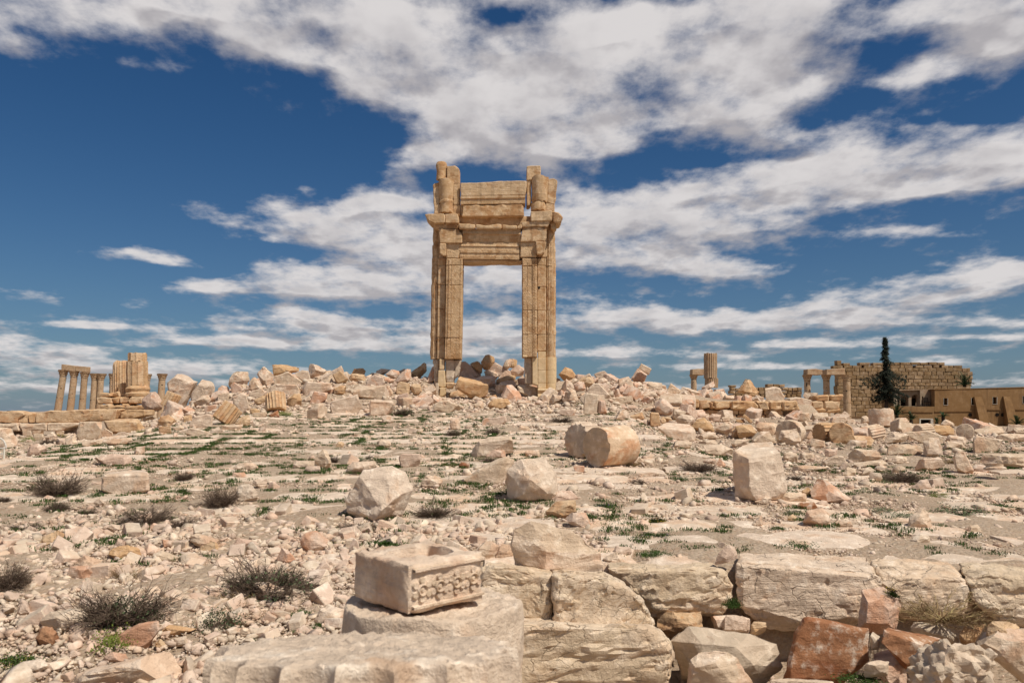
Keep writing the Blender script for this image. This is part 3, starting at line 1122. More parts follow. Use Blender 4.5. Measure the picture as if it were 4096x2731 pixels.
    for a, b in ((1018, 1150), (1152, 1282), (1284, 1342)):
        B('D', f'1338,{a} 1421,{a} 1421,{b} 1338,{b}', 43.75, .6, 'repair_block', 'N', rough=.005, bev=.015)
        vcyl('D', 1400, 1531, a, b, 44.25, 'repair_drum', 'N', g, rough=.004, n=3)
    moulding('D', 1336, 1440, [(1342, .02), (1348, .14), (1362, .16), (1366, .06), (1395, .04), (1400, .14), (1425, .2), (1440, .14), (1442, .04), (1475, .04)], 43.75, .6, 'base_moulding', 'N', g, n=6, rough=.004)
    vcyl('D', 1402, 1529, 1342, 1480, 44.25, 'base_moulding', 'N', g, prof=[(0, 1.04), (.27, 1.04), (.28, 1.12), (.4, 1.18), (.56, 1.12), (.58, 1.03), (.8, 1.06), (.84, 1.12), (.93, 1.14), (.97, 1.05), (1, 1.0)], rough=.004, seg=48)


build_gateway()


# ------------------------------------------------------------------ columns standing and stumps
def capital(parent, base, top, r):
    base, top = Vector(base), Vector(top)
    ax = top - base
    seg = 32
    V, Fa = [], []
    prof = [(0, 1.0), (.06, 1.1), (.1, 1.0), (.3, 1.08), (.42, 1.28), (.46, 1.1), (.65, 1.2), (.82, 1.5), (.85, 1.32)]
    for t, k in prof:
        for i in range(seg):
            a = 2 * math.pi * i / seg
            lf = 1 + (.1 * math.cos(a * 8 + (0 if t < .45 else math.pi)) if .2 < t else 0)
            V.append(base + ax * t + Vector((math.cos(a), math.sin(a), 0)) * r * k * lf)
    for j in range(len(prof) - 1):
        for i in range(seg):
            k2 = (i + 1) % seg
            Fa.append((j * seg + i, j * seg + k2, (j + 1) * seg + k2, (j + 1) * seg + i))
    mesh_np('capital', V, Fa, MAT['WC'], parent, smooth=40)
    p0, p1 = base + ax * .85, top
    V, Fa = [], []
    for p, k in ((p0, 1.35), (p1, 1.5)):
        for i in range(16):
            a = 2 * math.pi * i / 16 + math.pi / 4
            sq = 1 / max(abs(math.cos(2 * math.pi * i / 16 - math.pi / 4)), abs(math.sin(2 * math.pi * i / 16 - math.pi / 4)))
            V.append(p + Vector((math.cos(a - math.pi / 4), math.sin(a - math.pi / 4), 0)) * r * k * (.72 + .28 * sq))
    for i in range(16):
        k2 = (i + 1) % 16
        Fa.append((i, k2, 16 + k2, 16 + i))
    Fa += [tuple(range(16))[::-1], tuple(range(16, 32))]
    mesh_np('abacus', V, Fa, MAT['WC'], parent, smooth=30)


def column(c, xt, yt, xn, yn, xb, yb, w, Y, label, group):
    """A Corinthian column: capital top, neck and foot in the picture, shaft width, distance."""
    T, Nk, Bs = at(*px(c, xt, yt), Y), at(*px(c, xn, yn), Y), at(*px(c, xb, yb), Y)
    r = w * CROPS[c][2] * Y / F / 2
    d = (Nk - Bs).normalized()
    gz = Hs(Bs.x, Y)
    foot = Bs + d * ((gz - .2 - Bs.z) / d.z)
    o = empty('corinthian_column', foot)
    tag(o, label, 'column', group)
    L = (Nk - foot).length
    cuts = [0, .28, .55, .8, 1]
    for i in range(4):
        a, b = foot + (Nk - foot) * cuts[i], foot + (Nk - foot) * (cuts[i + 1] - .004)
        k0, k1 = 1.1 - .12 * cuts[i], 1.1 - .12 * cuts[i + 1]
        revolve('shaft_drum', 'WC', o, a, b, steps(4, r * k0, r * k1), seg=28, rough=.025)
    for q in range(3):
        t = random.uniform(.45, .95)
        p = foot + (Nk - foot) * t + Vector((random.uniform(-.5, .5) * r, -r * .93, 0))
        revolve('dowel_hole', MAT['dark'], o, p, p + Vector((0, .12, 0)), [(0, .1), (1, .08)], seg=8, rough=.01)  # no hollow cut: a dark plug paints the hole's shade
    capital(o, Nk, T, r)
    return o


LC = 'columns of the leaning colonnade far left'
for i, a in enumerate([(543, 489, 540, 545, 497, 815, 54), (635, 498, 633, 553, 603, 815, 54), (727, 508, 722, 562, 702, 820, 52),
                       (812, 520, 810, 575, 795, 822, 52), (872, 522, 862, 577, 850, 800, 50)]):
    column('A', *a, 120, ['leaning Corinthian column farthest from the mound carrying the end of the beam', 'leaning Corinthian column under the middle of the beam far left',
                          'leaning Corinthian column under the end of the beam beside the unloaded pair', 'leaning Corinthian column left of the unloaded overlapping pair',
                          'leaning Corinthian column half hidden, nearest the fluted stumps'][i], LC)
column('A', 1265, 525, 1262, 578, 1256, 640, 44, 128, 'slim Corinthian column peeping out right behind the taller stump', 'lone columns behind the left blocks')
column('A', 1388, 523, 1386, 575, 1382, 640, 56, 126, 'single Corinthian column rising between the stump and the tilted fluted block', 'lone columns behind the left blocks')
column('A', 962, 522, 958, 575, 955, 690, 40, 128, 'slim Corinthian column peeping out left behind the shorter fluted stump', 'lone columns behind the left blocks')
RC = 'columns of the short colonnade by the big wall'
column('F', 646, 392, 647, 440, 648, 530, 48, 85, 'drum built Corinthian column at the free end of the short colonnade', RC)
column('F', 795, 392, 797, 440, 800, 550, 48, 84, 'drum built Corinthian column in the middle of the short colonnade', RC)
column('F', 953, 392, 956, 440, 962, 690, 54, 82, 'tall drum built Corinthian column in front of the big ashlar wall', RC)
column('E', 1587, 350, 1587, 392, 1588, 460, 52, 98, 'Corinthian column under the beam beside the thick fluted stump', None)


def top_block(c, t, Y, d, label, name='architrave_block', mat='WC', cat='stone beam', group=None, rough=.03):
    o = prism(c, poly(t), Y, d, name, mat, None, rough=rough, bev=.04, split=.4)
    return tag(o, label, cat, group)


top_block('A', '524,441 640,455 642,500 628,500 524,490', 119.4, 1.4, 'weathered stone beam resting on the first two leaning columns')
top_block('A', '644,456 735,462 731,508 644,500', 119.4, 1.4, 'weathered stone beam resting on the third leaning column')
top_block('F', '648,346 720,344 786,356 790,388 770,391 648,391', 84.2, 1.2, 'pale stone beam over the free end of the short colonnade')
top_block('F', '800,346 943,342 943,391 800,391', 82.6, 1.2, 'pale stone beam ending against the big ashlar wall')
top_block('F', '783,362 802,362 802,391 783,391', 84.3, .9, 'small dark stone wedged between the two colonnade beams')
top_block('E', '1574,296 1690,293 1690,352 1574,349', 97.4, 1.3, 'stone beam running from Corinthian column behind the fluted stump')


def stump(label, Y, parts, group=None):
    c, x0, x1, y0, y1 = parts[0][:5]
    o = empty('column_stump', at(*px(c, (x0 + x1) / 2, y1), Y))
    tag(o, label, 'column stump', group)
    for (c, x0, x1, y0, y1, fl, nm, mat, prof, wob) in parts:
        vcyl(c, x0, x1, y0, y1, Y, nm, mat, o, flutes=fl, prof=prof, wob=wob, rough=.025)
    return o


stump('thick fluted column stump in two drums beside the Corinthian column and beam', 74, [
    ('E', 1692, 1816, 384, 470, 20, 'shaft_drum', 'WC', None, .04), ('E', 1684, 1806, 150, 383, 20, 'shaft_drum', 'WC', None, .015)])
BR = [(0, 1.0), (.3, 1.0), (.6, 1.0), (.85, .98), (.95, .9), (1, .72)]
stump('shorter fluted column stump with broken top on the stepped base', 51.5, [
    ('A', 968, 1102, 415, 692, 20, 'shaft_drum', 'O', BR, .05)], 'fluted column stumps on the stepped base')
stump('taller many sided column stump on a round moulded base', 50, [
    ('A', 1075, 1282, 626, 720, 0, 'base_moulding', 'O', [(0, .97), (.1, 1.0), (.3, 1.0), (.38, .9), (.5, .88), (.58, .93), (.75, .95), (.85, .88), (1, .8)], .02),
    ('A', 1086, 1258, 420, 626, 12, 'shaft_drum', 'O', None, .02), ('A', 1098, 1252, 350, 421, 10, 'shaft_drum', 'O', [(0, 1), (.5, 1), (.85, 1), (1, .95)], .03)])
tag(vcyl('A', 1014, 1088, 606, 715, 50.3, 'fluted_fragment', 'O', None, flutes=14, wob=.05), 'small fluted fragment standing between the two column stumps', 'column fragment')

# stepped base under the stumps
sb = empty('stepped_base', at(*px('A', 1030, 830), 49.5))
tag(sb, 'low stepped base of worn ochre courses carrying the column stumps', 'stepped base')
for t, y in (('840,690 930,685 955,715 940,722 830,725', 49.6), ('815,735 850,720 952,725 962,780 830,780', 49.4), ('950,728 1015,722 1022,775 958,778', 49.4), ('1018,726 1060,718 1110,720 1095,776 1022,778', 49.3),
             ('1096,760 1120,720 1215,718 1225,780 1100,780', 49.2), ('855,790 930,780 950,826 850,830', 49.0), ('930,800 1000,796 1062,800 1050,832 920,832', 48.9), ('1062,800 1150,796 1232,790 1240,832 1062,832', 48.8),
             ('960,690 1010,670 1030,720 955,724', 49.9), ('1040,780 1100,782 1095,800 1040,802', 49.1)):
    prism('A', poly(t), y, 1.6, 'stone_block', 'O', sb, rough=.05, bev=.07)

# long podium wall at the left
pw = empty('podium_wall', at(*px('A', 400, 1000), 45))
tag(pw, 'long low wall of weathered ochre blocks at the far left edge', 'wall')
for t, y, m in (('-400,850 -60,848 0,842 90,838 200,855 212,880 150,900 145,940 -400,940', 45.0, 'O'), ('152,900 212,882 240,868 238,940 150,942', 45.1, 'O'), ('240,870 268,862 312,860 300,942 242,942', 45.0, 'O'),
                ('302,862 420,842 782,828 765,915 690,940 302,942', 44.9, 'O'), ('768,830 900,824 1000,825 980,920 760,926', 45.0, 'O'), ('1020,850 1100,830 1238,832 1242,880 1090,912 1035,900', 45.2, 'O'),
                ('-400,950 145,948 165,1010 -400,1012', 44.7, 'L'), ('158,946 395,945 398,1010 190,1012', 44.7, 'L'), ('400,946 692,942 680,968 548,985 545,1010 402,1010', 44.7, 'L')):
    prism('A', poly(t), y, 1.3, 'stone_block', m, pw, rough=.035, bev=.05, strata=1.4)

# ashlar podium on the right
rp = empty('ashlar_podium', at(*px('E', 1900, 760), 44))
tag(rp, 'low podium wall of large yellow blocks over small rubble courses', 'wall')
for t in ('1330,585 1398,588 1402,655 1345,660', '1400,590 1500,584 1642,592 1635,660 1405,656', '1645,600 1700,594 1758,600 1742,668 1652,674', '1745,610 1772,604 1792,668 1746,670', '1776,598 1935,596 1936,668 1796,671', '1944,600 2080,594 2168,604 2202,650 2196,686 2098,684 1948,676',
          '2170,598 2296,596 2290,680 2212,678', '2299,598 2420,596 2424,680 2306,680', '2430,596 2560,590 2590,684 2432,680'):
    prism('E', poly(t), 44.0, 1.4, 'stone_block', 'O', rp, rough=.05, bev=.07, strata=1.2)
y0 = 676
for row, (a, b) in enumerate(((680, 722), (724, 775))):
    x = 1478 + 14 * row
    while x < 2420:
        w = random.uniform(55, 120)
        prism('E', [(x, a + random.uniform(-3, 3)), (x + w - 6, a + random.uniform(-3, 3)), (x + w - 6, b), (x, b)], 44.2 + random.uniform(0, .06), .6, 'rubble_stone', 'O', rp, rough=.03, bev=.05)
        x += w
# the broken corner of the podium
cp = empty('podium_corner', at(*px('F', 770, 690), 46))
tag(cp, 'ruined corner of two worn block courses at the end of the podium', 'wall remnant')
for t, m in (('682,602 770,598 782,650 690,656', 'O'), ('780,600 905,596 910,655 880,662 785,656', 'O'), ('716,556 820,550 824,596 720,600', 'O'), ('828,552 935,548 930,572 905,598 830,596', 'O'), ('690,660 800,658 800,686 692,686', 'O'), ('802,658 915,650 915,686 804,688', 'O'), ('505,580 600,565 690,590 678,660 505,664', 'L')):
    prism('F', poly(t), 46 if m == 'O' else 45.4, 1.3, 'stone_block', m, cp, rough=.05, bev=.07)

# long kerb of dressed blocks in front of the house
kb = empty('block_kerb', at(*px('F', 1200, 810), 62))
tag(kb, 'long low kerb of pale dressed blocks behind the fallen drums', 'kerb')
for a, b in ((940, 1130), (1132, 1215), (1217, 1408), (1410, 1530), (1532, 1700)):
    prism('F', [(a, 779), (b - 3, 781), (b - 3, 822), (a, 822)], 62, 1.0, 'stone_block', 'L', kb, rough=.025, bev=.04)


# ------------------------------------------------------------------ big ashlar wall, low ruined wall
def brick(c, x0, x1, y0, y1, Y, depth, parent, mat, name='stone'):
    a, b = at(*px(c, x0, y0), Y), at(*px(c, x1, y1), Y)
    x0, x1, z1, z0 = a.x, b.x, a.z, b.z
    e = .03
    jx, jz = [random.uniform(-.03, .03) for _ in range(8)], [random.uniform(-.03, .03) for _ in range(8)]
    pr = random.uniform(-.02, .035)
    O = [(x0, z0), (x1, z0), (x1, z1), (x0, z1)]
    V = [(p[0] + jx[i], Y + .07, p[1] + jz[i]) for i, p in enumerate(O)]
    I = [(x0 + e, z0 + e), (x1 - e, z0 + e), (x1 - e, z1 - e), (x0 + e, z1 - e)]
    V += [(p[0] + jx[i], Y - pr + random.uniform(-.03, .03), p[1] + jz[i]) for i, p in enumerate(I)]
    cx, cz = (x0 + x1) / 2 + random.uniform(-.1, .1), (z0 + z1) / 2 + random.uniform(-.08, .08)
    V.append((cx, Y - pr - .015, cz))
    V += [(p[0] + jx[i], Y + depth, p[1] + jz[i]) for i, p in enumerate(O)]
    Fa = []
    for i in range(4):
        k = (i + 1) % 4
        Fa += [(i, k, 4 + k, 4 + i), (4 + i, 4 + k, 8), (9 + i, 9 + k, k, i)]
    Fa.append((12, 11, 10, 9))
    return mesh_np(name, V, Fa, MAT[mat], parent)


bw = empty('ashlar_wall', at(*px('F', 1400, 720), 104))
tag(bw, 'huge ruined ashlar wall of many brown blocks with a crenellated top', 'wall')
rows = [338, 366, 396, 425, 453, 478, 505, 537, 565, 595, 628, 655, 682, 722]
for r in range(13):
    a, b = rows[r], rows[r + 1]
    x = 885 + random.uniform(-4, 8)
    xe = [1930, 1950, 1952, 1945, 1940, 1935][r] if r < 6 else 1320
    while x < xe - 12:
        w = random.uniform(36, 74) if r < 11 else random.uniform(55, 90)
        w = min(w, xe - x)
        brick('F', x + .35, x + w - .35, a + .3, b - .3, 104, 1.2, bw, 'W')
        x += w
for a, b, c_, d in ((850, 930, 318, 342), (882, 917, 279, 317), (931, 984, 297, 316), (934, 1000, 317, 338), (1002, 1074, 317, 338), (1093, 1166, 317, 338), (1167, 1232, 318, 338), (1234, 1300, 317, 338), (1302, 1376, 315, 338), (1380, 1410, 314, 338), (1411, 1478, 314, 338),
                    (1500, 1560, 315, 338), (1562, 1630, 315, 338), (1640, 1686, 315, 338), (1704, 1760, 317, 338), (1762, 1798, 318, 338), (1800, 1866, 317, 338),
                    (1060, 1142, 296, 316), (1167, 1250, 296, 316), (1252, 1374, 295, 315), (1381, 1461, 293, 313), (1463, 1536, 292, 313), (1538, 1595, 294, 314), (1604, 1668, 292, 314), (1669, 1731, 293, 314), (1870, 1930, 340, 362)):
    brick('F', a, b, c_, d, 104.1, .9, bw, 'W')
co = prism('F', poly('890,345 1925,345 1935,520 1935,740 890,740'), 104.35, .7, 'wall_core', 'G', bw, rough=.02, split=3)

lw = empty('rubble_wall', at(*px('F', 320, 570), 70))
tag(lw, 'low broken wall of small brown blocks behind the pointed boulder', 'wall')
prof = [(38, 478), (100, 476), (104, 500), (240, 488), (345, 490), (358, 464), (415, 466), (440, 472), (480, 468), (484, 492), (606, 492)]
for r, (a, b) in enumerate(((464, 490), (490, 516), (516, 543), (543, 572))):
    x = 40 + random.uniform(0, 10)
    while x < 604:
        w = random.uniform(28, 52)
        tp = np.interp(x + w / 2, [p[0] for p in prof], [p[1] for p in prof])
        if a >= tp - 14:
            brick('F', x, min(x + w - 1.5, 606), max(a, tp - 4), b - 1.2, 70 + random.uniform(0, .1), .7, lw, 'W')
        x += w


# ------------------------------------------------------------------ mud plastered house
def holed(c, outline, holes, Y, depth, name, mat, parent):
    """A wall with real openings."""
    bm = bmesh.new()
    E = []
    for lp in [outline] + holes:
        vs = [bm.verts.new(at(*px(c, *p), Y)) for p in lp]
        E += [bm.edges.new((vs[i], vs[(i + 1) % len(vs)])) for i in range(len(vs))]
    bmesh.ops.triangle_fill(bm, edges=E, use_beauty=True)
    # drop the triangles that fill a hole
    kill = []
    for f in bm.faces:
        p = f.calc_center_median()
        for h in holes:
            hp = [at(*px(c, *q), Y) for q in h]
            ins = False
            j = len(hp) - 1
            for i in range(len(hp)):
                if (hp[i].z > p.z) != (hp[j].z > p.z) and p.x < (hp[j].x - hp[i].x) * (p.z - hp[i].z) / (hp[j].z - hp[i].z) + hp[i].x:
                    ins = not ins
                j = i
            if ins:
                kill.append(f)
                break
    bmesh.ops.delete(bm, geom=kill, context='FACES_ONLY')
    ex = bmesh.ops.extrude_face_region(bm, geom=bm.faces[:])
    bmesh.ops.translate(bm, verts=[v for v in ex['geom'] if isinstance(v, bmesh.types.BMVert)], vec=(0, depth, 0))
    return finish_bm(bm, name, MAT[mat], parent, 30)


def rect(x0, y0, x1, y1):
    return [(x0, y0), (x1, y0), (x1, y1), (x0, y1)]


def arch(xc, w, yt, yb):
    r = w / 2
    return [(xc - r, yb)] + [(xc - r * math.cos(t), yt + r - r * math.sin(t)) for t in np.linspace(0, math.pi, 11)] + [(xc + r, yb)]


def build_house():
    h = empty('mud_house', at(*px('F', 2000, 820), 92))
    tag(h, 'long ochre mud plastered house with small windows, buttresses and arched porch', 'house')
    wins = [rect(1722, 575, 1752, 628), rect(1940, 572, 1969, 626), rect(2108, 566, 2140, 620), rect(2344, 558, 2380, 616)]
    holed('F', poly('1650,506 2000,500 2352,491 3000,478 3000,860 1650,860'), wins, 92, .8, 'front_wall', 'H', h)
    for w in wins:
        (x0, y0), (x1, _), (_, y1) = w[0], w[1], w[2]
        f = prism('F', [(x0 + 5, y0 + 4), (x1, y0 + 4), (x1, y1), (x0 + 5, y1)], 92.55, .1, 'window', 'dark', h, rough=.0, bev=0, split=9)  # dark panel paints the unlit room behind the window
        for bx in (x0 - 2.2, x1 + .2):
            prism('F', [(bx, y0 - 2), (bx + 2, y0 - 2), (bx + 2, y1 + 2), (bx, y1 + 2)], 91.96, .12, 'frame', 'frame', f, rough=0, bev=0, split=9)
        prism('F', [(x0, y1 + .1), (x1, y1 + .1), (x1, y1 + 2.2), (x0, y1 + 2.2)], 91.95, .14, 'sill', 'frame', f, rough=0, bev=0, split=9)
    prism('F', poly('1644,502 2000,495 2352,486 3000,473 3000,479 2352,492 2000,501 1644,508'), 91.93, 3.3, 'roof', 'H', h, rough=.02, bev=.02, split=1.5)
    prism('F', poly('1400,676 1640,681 1640,686 1400,682'), 91.9, .2, 'string_course', 'H', h, rough=.01, bev=.0, split=2)
    prism('F', poly('1652,675 2010,672 2010,678 1652,682'), 91.9, .2, 'string_course', 'H', h, rough=.01, bev=.0, split=2)
    prism('F', poly('2070,661 3000,655 3000,661 2070,668'), 91.9, .2, 'string_course', 'H', h, rough=.01, bev=.0, split=2)
    for t in ('1993,562 2050,562 2072,660 2096,790 2100,850 2020,850', '2224,560 2276,560 2300,680 2314,850 2240,850'):
        P = [at(*px('F', *p), 91.0) for p in poly(t)]
        n = len(P)
        zt, zb = max(p.z for p in P), min(p.z for p in P)
        V = [(p.x, 91.9 - .9 * (zt - p.z) / (zt - zb) - .12, p.z) for p in P] + [(p.x, 92.1, p.z) for p in P]
        Fa = [tuple(range(n))[::-1], tuple(range(n, 2 * n))] + [(i, (i + 1) % n, n + (i + 1) % n, n + i) for i in range(n)]
        mesh_np('buttress', V, Fa, MAT['H'], h)
    for x, y in ((1928, 705), (2141, 704), (2185, 705)):
        p = at(*px('F', x, y), 91.97)
        v = revolve('vent', MAT['dark'], h, p, p + Vector((0, .2, 0)), [(0, .2), (.5, .19), (1, .15)], seg=16, rough=0)  # dark disc set on the wall, painted shade of the vent
        for k in range(3):
            a = p + Vector((-.16 + .16 * k, -.05, -.2))
            revolve('bar', MAT['dark'], v, a, a + Vector((0, 0, .42)), [(0, .02), (1, .02)], seg=6, rough=0)
    # porch and terrace
    a1, a2, a3 = arch(1413, 62, 556, 636), arch(1499, 66, 545, 636), arch(1555, 11, 558, 636)
    holed('F', poly('1372,521 1395,512 1535,511 1535,650 1372,650'), [a1, a2], 93.6, .5, 'porch_wall', 'HW', h)
    holed('F', poly('1535,511 1652,505 1652,650 1535,650'), [a3], 93.2, .9, 'porch_side_wall', 'HW', h)
    prism('F', poly('1372,521 1372,650 1660,650 1660,510'), 96.2, .4, 'porch_back_wall', 'HW', h, rough=0, bev=0, split=9)
    for xc, w, yt in ((1400, 30, 590), (1486, 26, 575)):
        prism('F', arch(xc, w, yt, 640), 96.1, .15, 'doorway', 'dark', h, rough=0, bev=0, split=9)  # dark sheet before the back wall paints an unlit doorway
    prism('F', poly('1366,508 1540,505 1655,500 1655,507 1540,511 1366,516'), 93.2, 3.4, 'porch_roof', 'HW', h, rough=.01, bev=.02, split=2)
    prism('F', poly('1250,520 1300,518 1330,530 1330,650 1250,650'), 94.5, .6, 'porch_end_wall', 'H', h, rough=.02, bev=.03, split=1.5)
    holed('F', poly('1302,638 1649,640 1649,860 1302,860'), [rect(1541, 742, 1618, 790)], 92, .5, 'terrace_wall', 'H', h)
    d = prism('F', rect(1541, 742, 1618, 790), 92.6, .1, 'low_opening', 'dark', h, rough=0, bev=0, split=9)  # dark panel paints the shade inside the opening
    for q in (rect(1530, 734, 1637, 742), rect(1530, 743, 1540, 800), rect(1619, 743, 1639, 800)):
        prism('F', q, 91.95, .2, 'frame', 'frame', d, rough=0, bev=0, split=9)
    prism('F', poly('1652,510 1740,505 3000,482 3000,860 1652,860'), 94.2, .4, 'back_wall', 'H', h, rough=0, bev=0, split=9)


build_house()


def tube(V, Fa, p, q, r0, r1, k=5):
    p, q = Vector(p), Vector(q)
    d = (q - p)
    if d.length < 1e-6:
        return
    d.normalize()
    u = d.orthogonal().normalized()
    w = d.cross(u)
    b = len(V)
    for c, r in ((p, r0), (q, r1)):
        for i in range(k):
            a = 2 * math.pi * i / k
            V.append(c + u * (math.cos(a) * r) + w * (math.sin(a) * r))
    for i in range(k):
        j = (i + 1) % k
        Fa.append((b + i, b + j, b + k + j, b + k + i))


# chair left on the terrace
ch = empty('garden_chair', at(*px('F', 1592, 637), 92.8))
tag(ch, 'small dark metal chair on the house terrace by the arches', 'chair')
o = at(*px('F', 1592, 637), 92.8)
V, Fa = [], []
for dx in (-.22, .22):
    for dy in (-.2, .2):
        tube(V, Fa, o + Vector((dx, dy, 0)), o + Vector((dx, dy, .45)), .025, .025)
mesh_np('legs', V, Fa, MAT['dark'], ch)
V, Fa = [], []
for k in range(5):
    tube(V, Fa, o + Vector((-.25, -.2 + .1 * k, .46)), o + Vector((.25, -.2 + .1 * k, .46)), .03, .03)
mesh_np('seat', V, Fa, MAT['dark'], ch)
V, Fa = [], []
for dx in (-.22, .22):
    tube(V, Fa, o + Vector((dx, .2, .45)), o + Vector((dx - .05, .25, 1.0)), .025, .025)
for k in range(3):
    tube(V, Fa, o + Vector((-.25, .23, .6 + .17 * k)), o + Vector((.2, .23, .6 + .17 * k)), .025, .025)
mesh_np('backrest', V, Fa, MAT['dark'], ch)

# white chair frame at the very edge on the left
o = hit(6, 1838)
ch = empty('white_metal_chair', o)
tag(ch, 'rounded back of a white metal chair among the left blocks', 'chair')
V, Fa = [], []
q = None
for t in np.linspace(0, math.pi, 14):
    p = o + Vector((-.16 + .26 * math.cos(t), 0, .3 + .28 * math.sin(t)))
    if q is not None:
        tube(V, Fa, q, p, .022, .022, 6)
    q = p
tube(V, Fa, o + Vector((-.42, 0, .3)), o + Vector((.1, 0, .3)), .02, .02, 6)
mesh_np('backrest', V, Fa, MAT['metal'], ch)
V, Fa = [], []
for dx in (-.4, .06):
    tube(V, Fa, o + Vector((dx, 0, -.05)), o + Vector((dx, 0, .3)), .022, .022, 6)
tube(V, Fa, o + Vector((-.4, 0, .15)), o + Vector((.06, 0, .15)), .02, .02, 6)
mesh_np('legs', V, Fa, MAT['metal'], ch)


# ------------------------------------------------------------------ trees
def leaf_cloud(V, Fa, c, rad, n, size, droop=0.):
    for _ in range(n):
        d = Vector((random.gauss(0, .5), random.gauss(0, .5), random.gauss(0, .45)))
        p = Vector(c) + d * rad
        a = Vector((random.uniform(-1, 1), random.uniform(-1, 1), random.uniform(-1, .6) - droop)).normalized() * size * random.uniform(.6, 1.3)
        b = a.orthogonal().normalized() * size * random.uniform(.2, .4)
        i = len(V)
        V += [p - b, p + b, p + a]
        Fa.append((i, i + 1, i + 2))


def build_fir():
    Y = 88
    base, top = at(*px('F', 1274, 720), Y), at(*px('F', 1258, 96), Y)
    base = Vector((base.x, Y, Hs(base.x, Y) - .2))
    t = empty('fir_tree', base)
    tag(t, 'dark ragged conifer standing before the big wall beside the arched porch', 'tree')
    V, Fa = [], []
    N = 12
    pts = [base.lerp(top, i / N) + Vector((.06 * math.sin(i * 1.7), .05 * math.cos(i * 2.1), 0)) for i in range(N + 1)]
    for i in range(N):
        tube(V, Fa, pts[i], pts[i + 1], .24 * (1 - i / N) + .03, .24 * (1 - (i + 1) / N) + .03, 8)
    mesh_np('trunk', V, Fa, MAT['bark'], t, smooth=50)
    hgt = top.z - base.z
    prof = [(100, 6), (140, 18), (180, 26), (220, 40), (262, 62), (290, 48), (320, 42), (350, 46), (375, 80), (398, 165), (415, 190), (440, 165), (470, 130), (500, 112), (530, 138), (560, 125), (585, 90), (610, 40)]
    m = CROPS['F'][2] * Y / F
    LV, LF, BV, BF = [], [], [], []
    y = 98
    az = 0
    while y < 600:
        wmax = np.interp(y, [p[0] for p in prof], [p[1] for p in prof]) * m
        nb = 3 if y < 360 else 4
        for _ in range(nb):
            az += 2.4 + random.uniform(-.4, .4)
            L = wmax * (random.uniform(.4, 1.15) if y < 365 else random.uniform(.7, 1.25))
            if random.random() < (.36 if y < 365 else .18):
                continue
            p = at(*px('F', 1258 + 16 * (y - 96) / 620, y - .12 * L / m), Y)
            d = Vector((math.cos(az), math.sin(az), 0))
            q = None
            K = 5
            for k in range(K + 1):
                f = k / K
                r = p + d * L * f + Vector((0, 0, -.35 * L * f * f + (.12 * L * f * f * f))) + Vector((random.uniform(-.05, .05), random.uniform(-.05, .05), 0))
                if q is not None:
                    tube(BV, BF, q, r, .045 * (1.1 - f), .03 * (1.1 - f), 4)
                q = r
                if random.random() > .16:
                    leaf_cloud(LV, LF, r + Vector((0, 0, -.08)), .16 + .2 * (1 - f) * min(1, L), int(13 + 9 * min(L, 2)), .18, .6)
        y += 9.5 if y < 370 else 11
    tag(mesh_np('limbs', BV, BF, MAT['bark'], t), kind='stuff')
    mesh_np('crown', LV, LF, MAT['fir'], t)


build_fir()


def palm(c, x, yb, hgt_px, rad_px, Y, label, fronds=26, trunk=0., grp=None, upright=.6, fan=False):
    m = CROPS[c][2] * Y / F
    b = at(*px(c, x, yb), Y)
    gz = min(b.z, Hs(b.x, Y)) if not trunk else b.z
    t = empty('palm_tree' if trunk else 'palm_shrub', (b.x, Y, gz))
    tag(t, label, 'palm', grp)
    crown = Vector((b.x, Y, b.z + .1))
    V, Fa = [], []
    n = 10
    for i in range(n):
        z0, z1 = gz - .1 + (crown.z - gz + .1) * i / n, gz - .1 + (crown.z - gz + .1) * (i + 1) / n
        tube(V, Fa, (b.x, Y, z0), (b.x, Y, z1), .2, .16, 9)
    mesh_np('trunk', V, Fa, MAT['bark'], t, smooth=40)
    for f in range(fronds):
        az = 2.4 * f + random.uniform(-.2, .2)
        el = random.uniform(.15, 1.45) if upright > .5 else random.uniform(-.1, 1.2)
        L = rad_px * m * random.uniform(.8, 1.1) * (1.15 if el > .9 else 1)
        V, Fa = [], []
        p = crown.copy()
        d0 = Vector((math.cos(az) * math.cos(el), math.sin(az) * math.cos(el), math.sin(el)))
        K = 9
        for k in range(K):
            d = (d0 + Vector((0, 0, -.95 * (k / K) ** 1.6))).normalized()
            q = p + d * L / K
            tube(V, Fa, p, q, .022, .018, 3)
            side = d.cross(Vector((0, 0, 1))).normalized()
            for s in (-1, 1):
                for e in (0, .5):
                    o = p.lerp(q, e)
                    tip = o + (side * s * .75 + d * .6 + Vector((0, 0, -.12))) * L * .24 * (1 - .5 * abs(k / K - .4))
                    w = d * .028
                    i = len(V)
                    V += [o - w, o + w, tip]
                    Fa.append((i, i + 1, i + 2))
            p = q
        mesh_np('frond', V, Fa, MAT['palm'], t)


palm('F', 1885, 480, 0, 95, 99, 'green date palm rising behind the flat roof of the house', 30, 1.)
palm('F', 1352, 712, 0, 92, 90.5, 'tall spiky palm in front of the porch terrace', 30)
palm('F', 1465, 752, 0, 62, 89.5, 'low spreading palm left of the white framed opening', 26)
palm('F', 1715, 726, 0, 50, 90, 'small upright palm against the house right of the white framed opening', 18)
palm('F', 2300, 790, 0, 72, 89, 'dark low palm at the foot of the second buttress', 26)
palm('F', 1665, 768, 0, 34, 89.6, 'tiny low palm beside the white framed opening', 14)

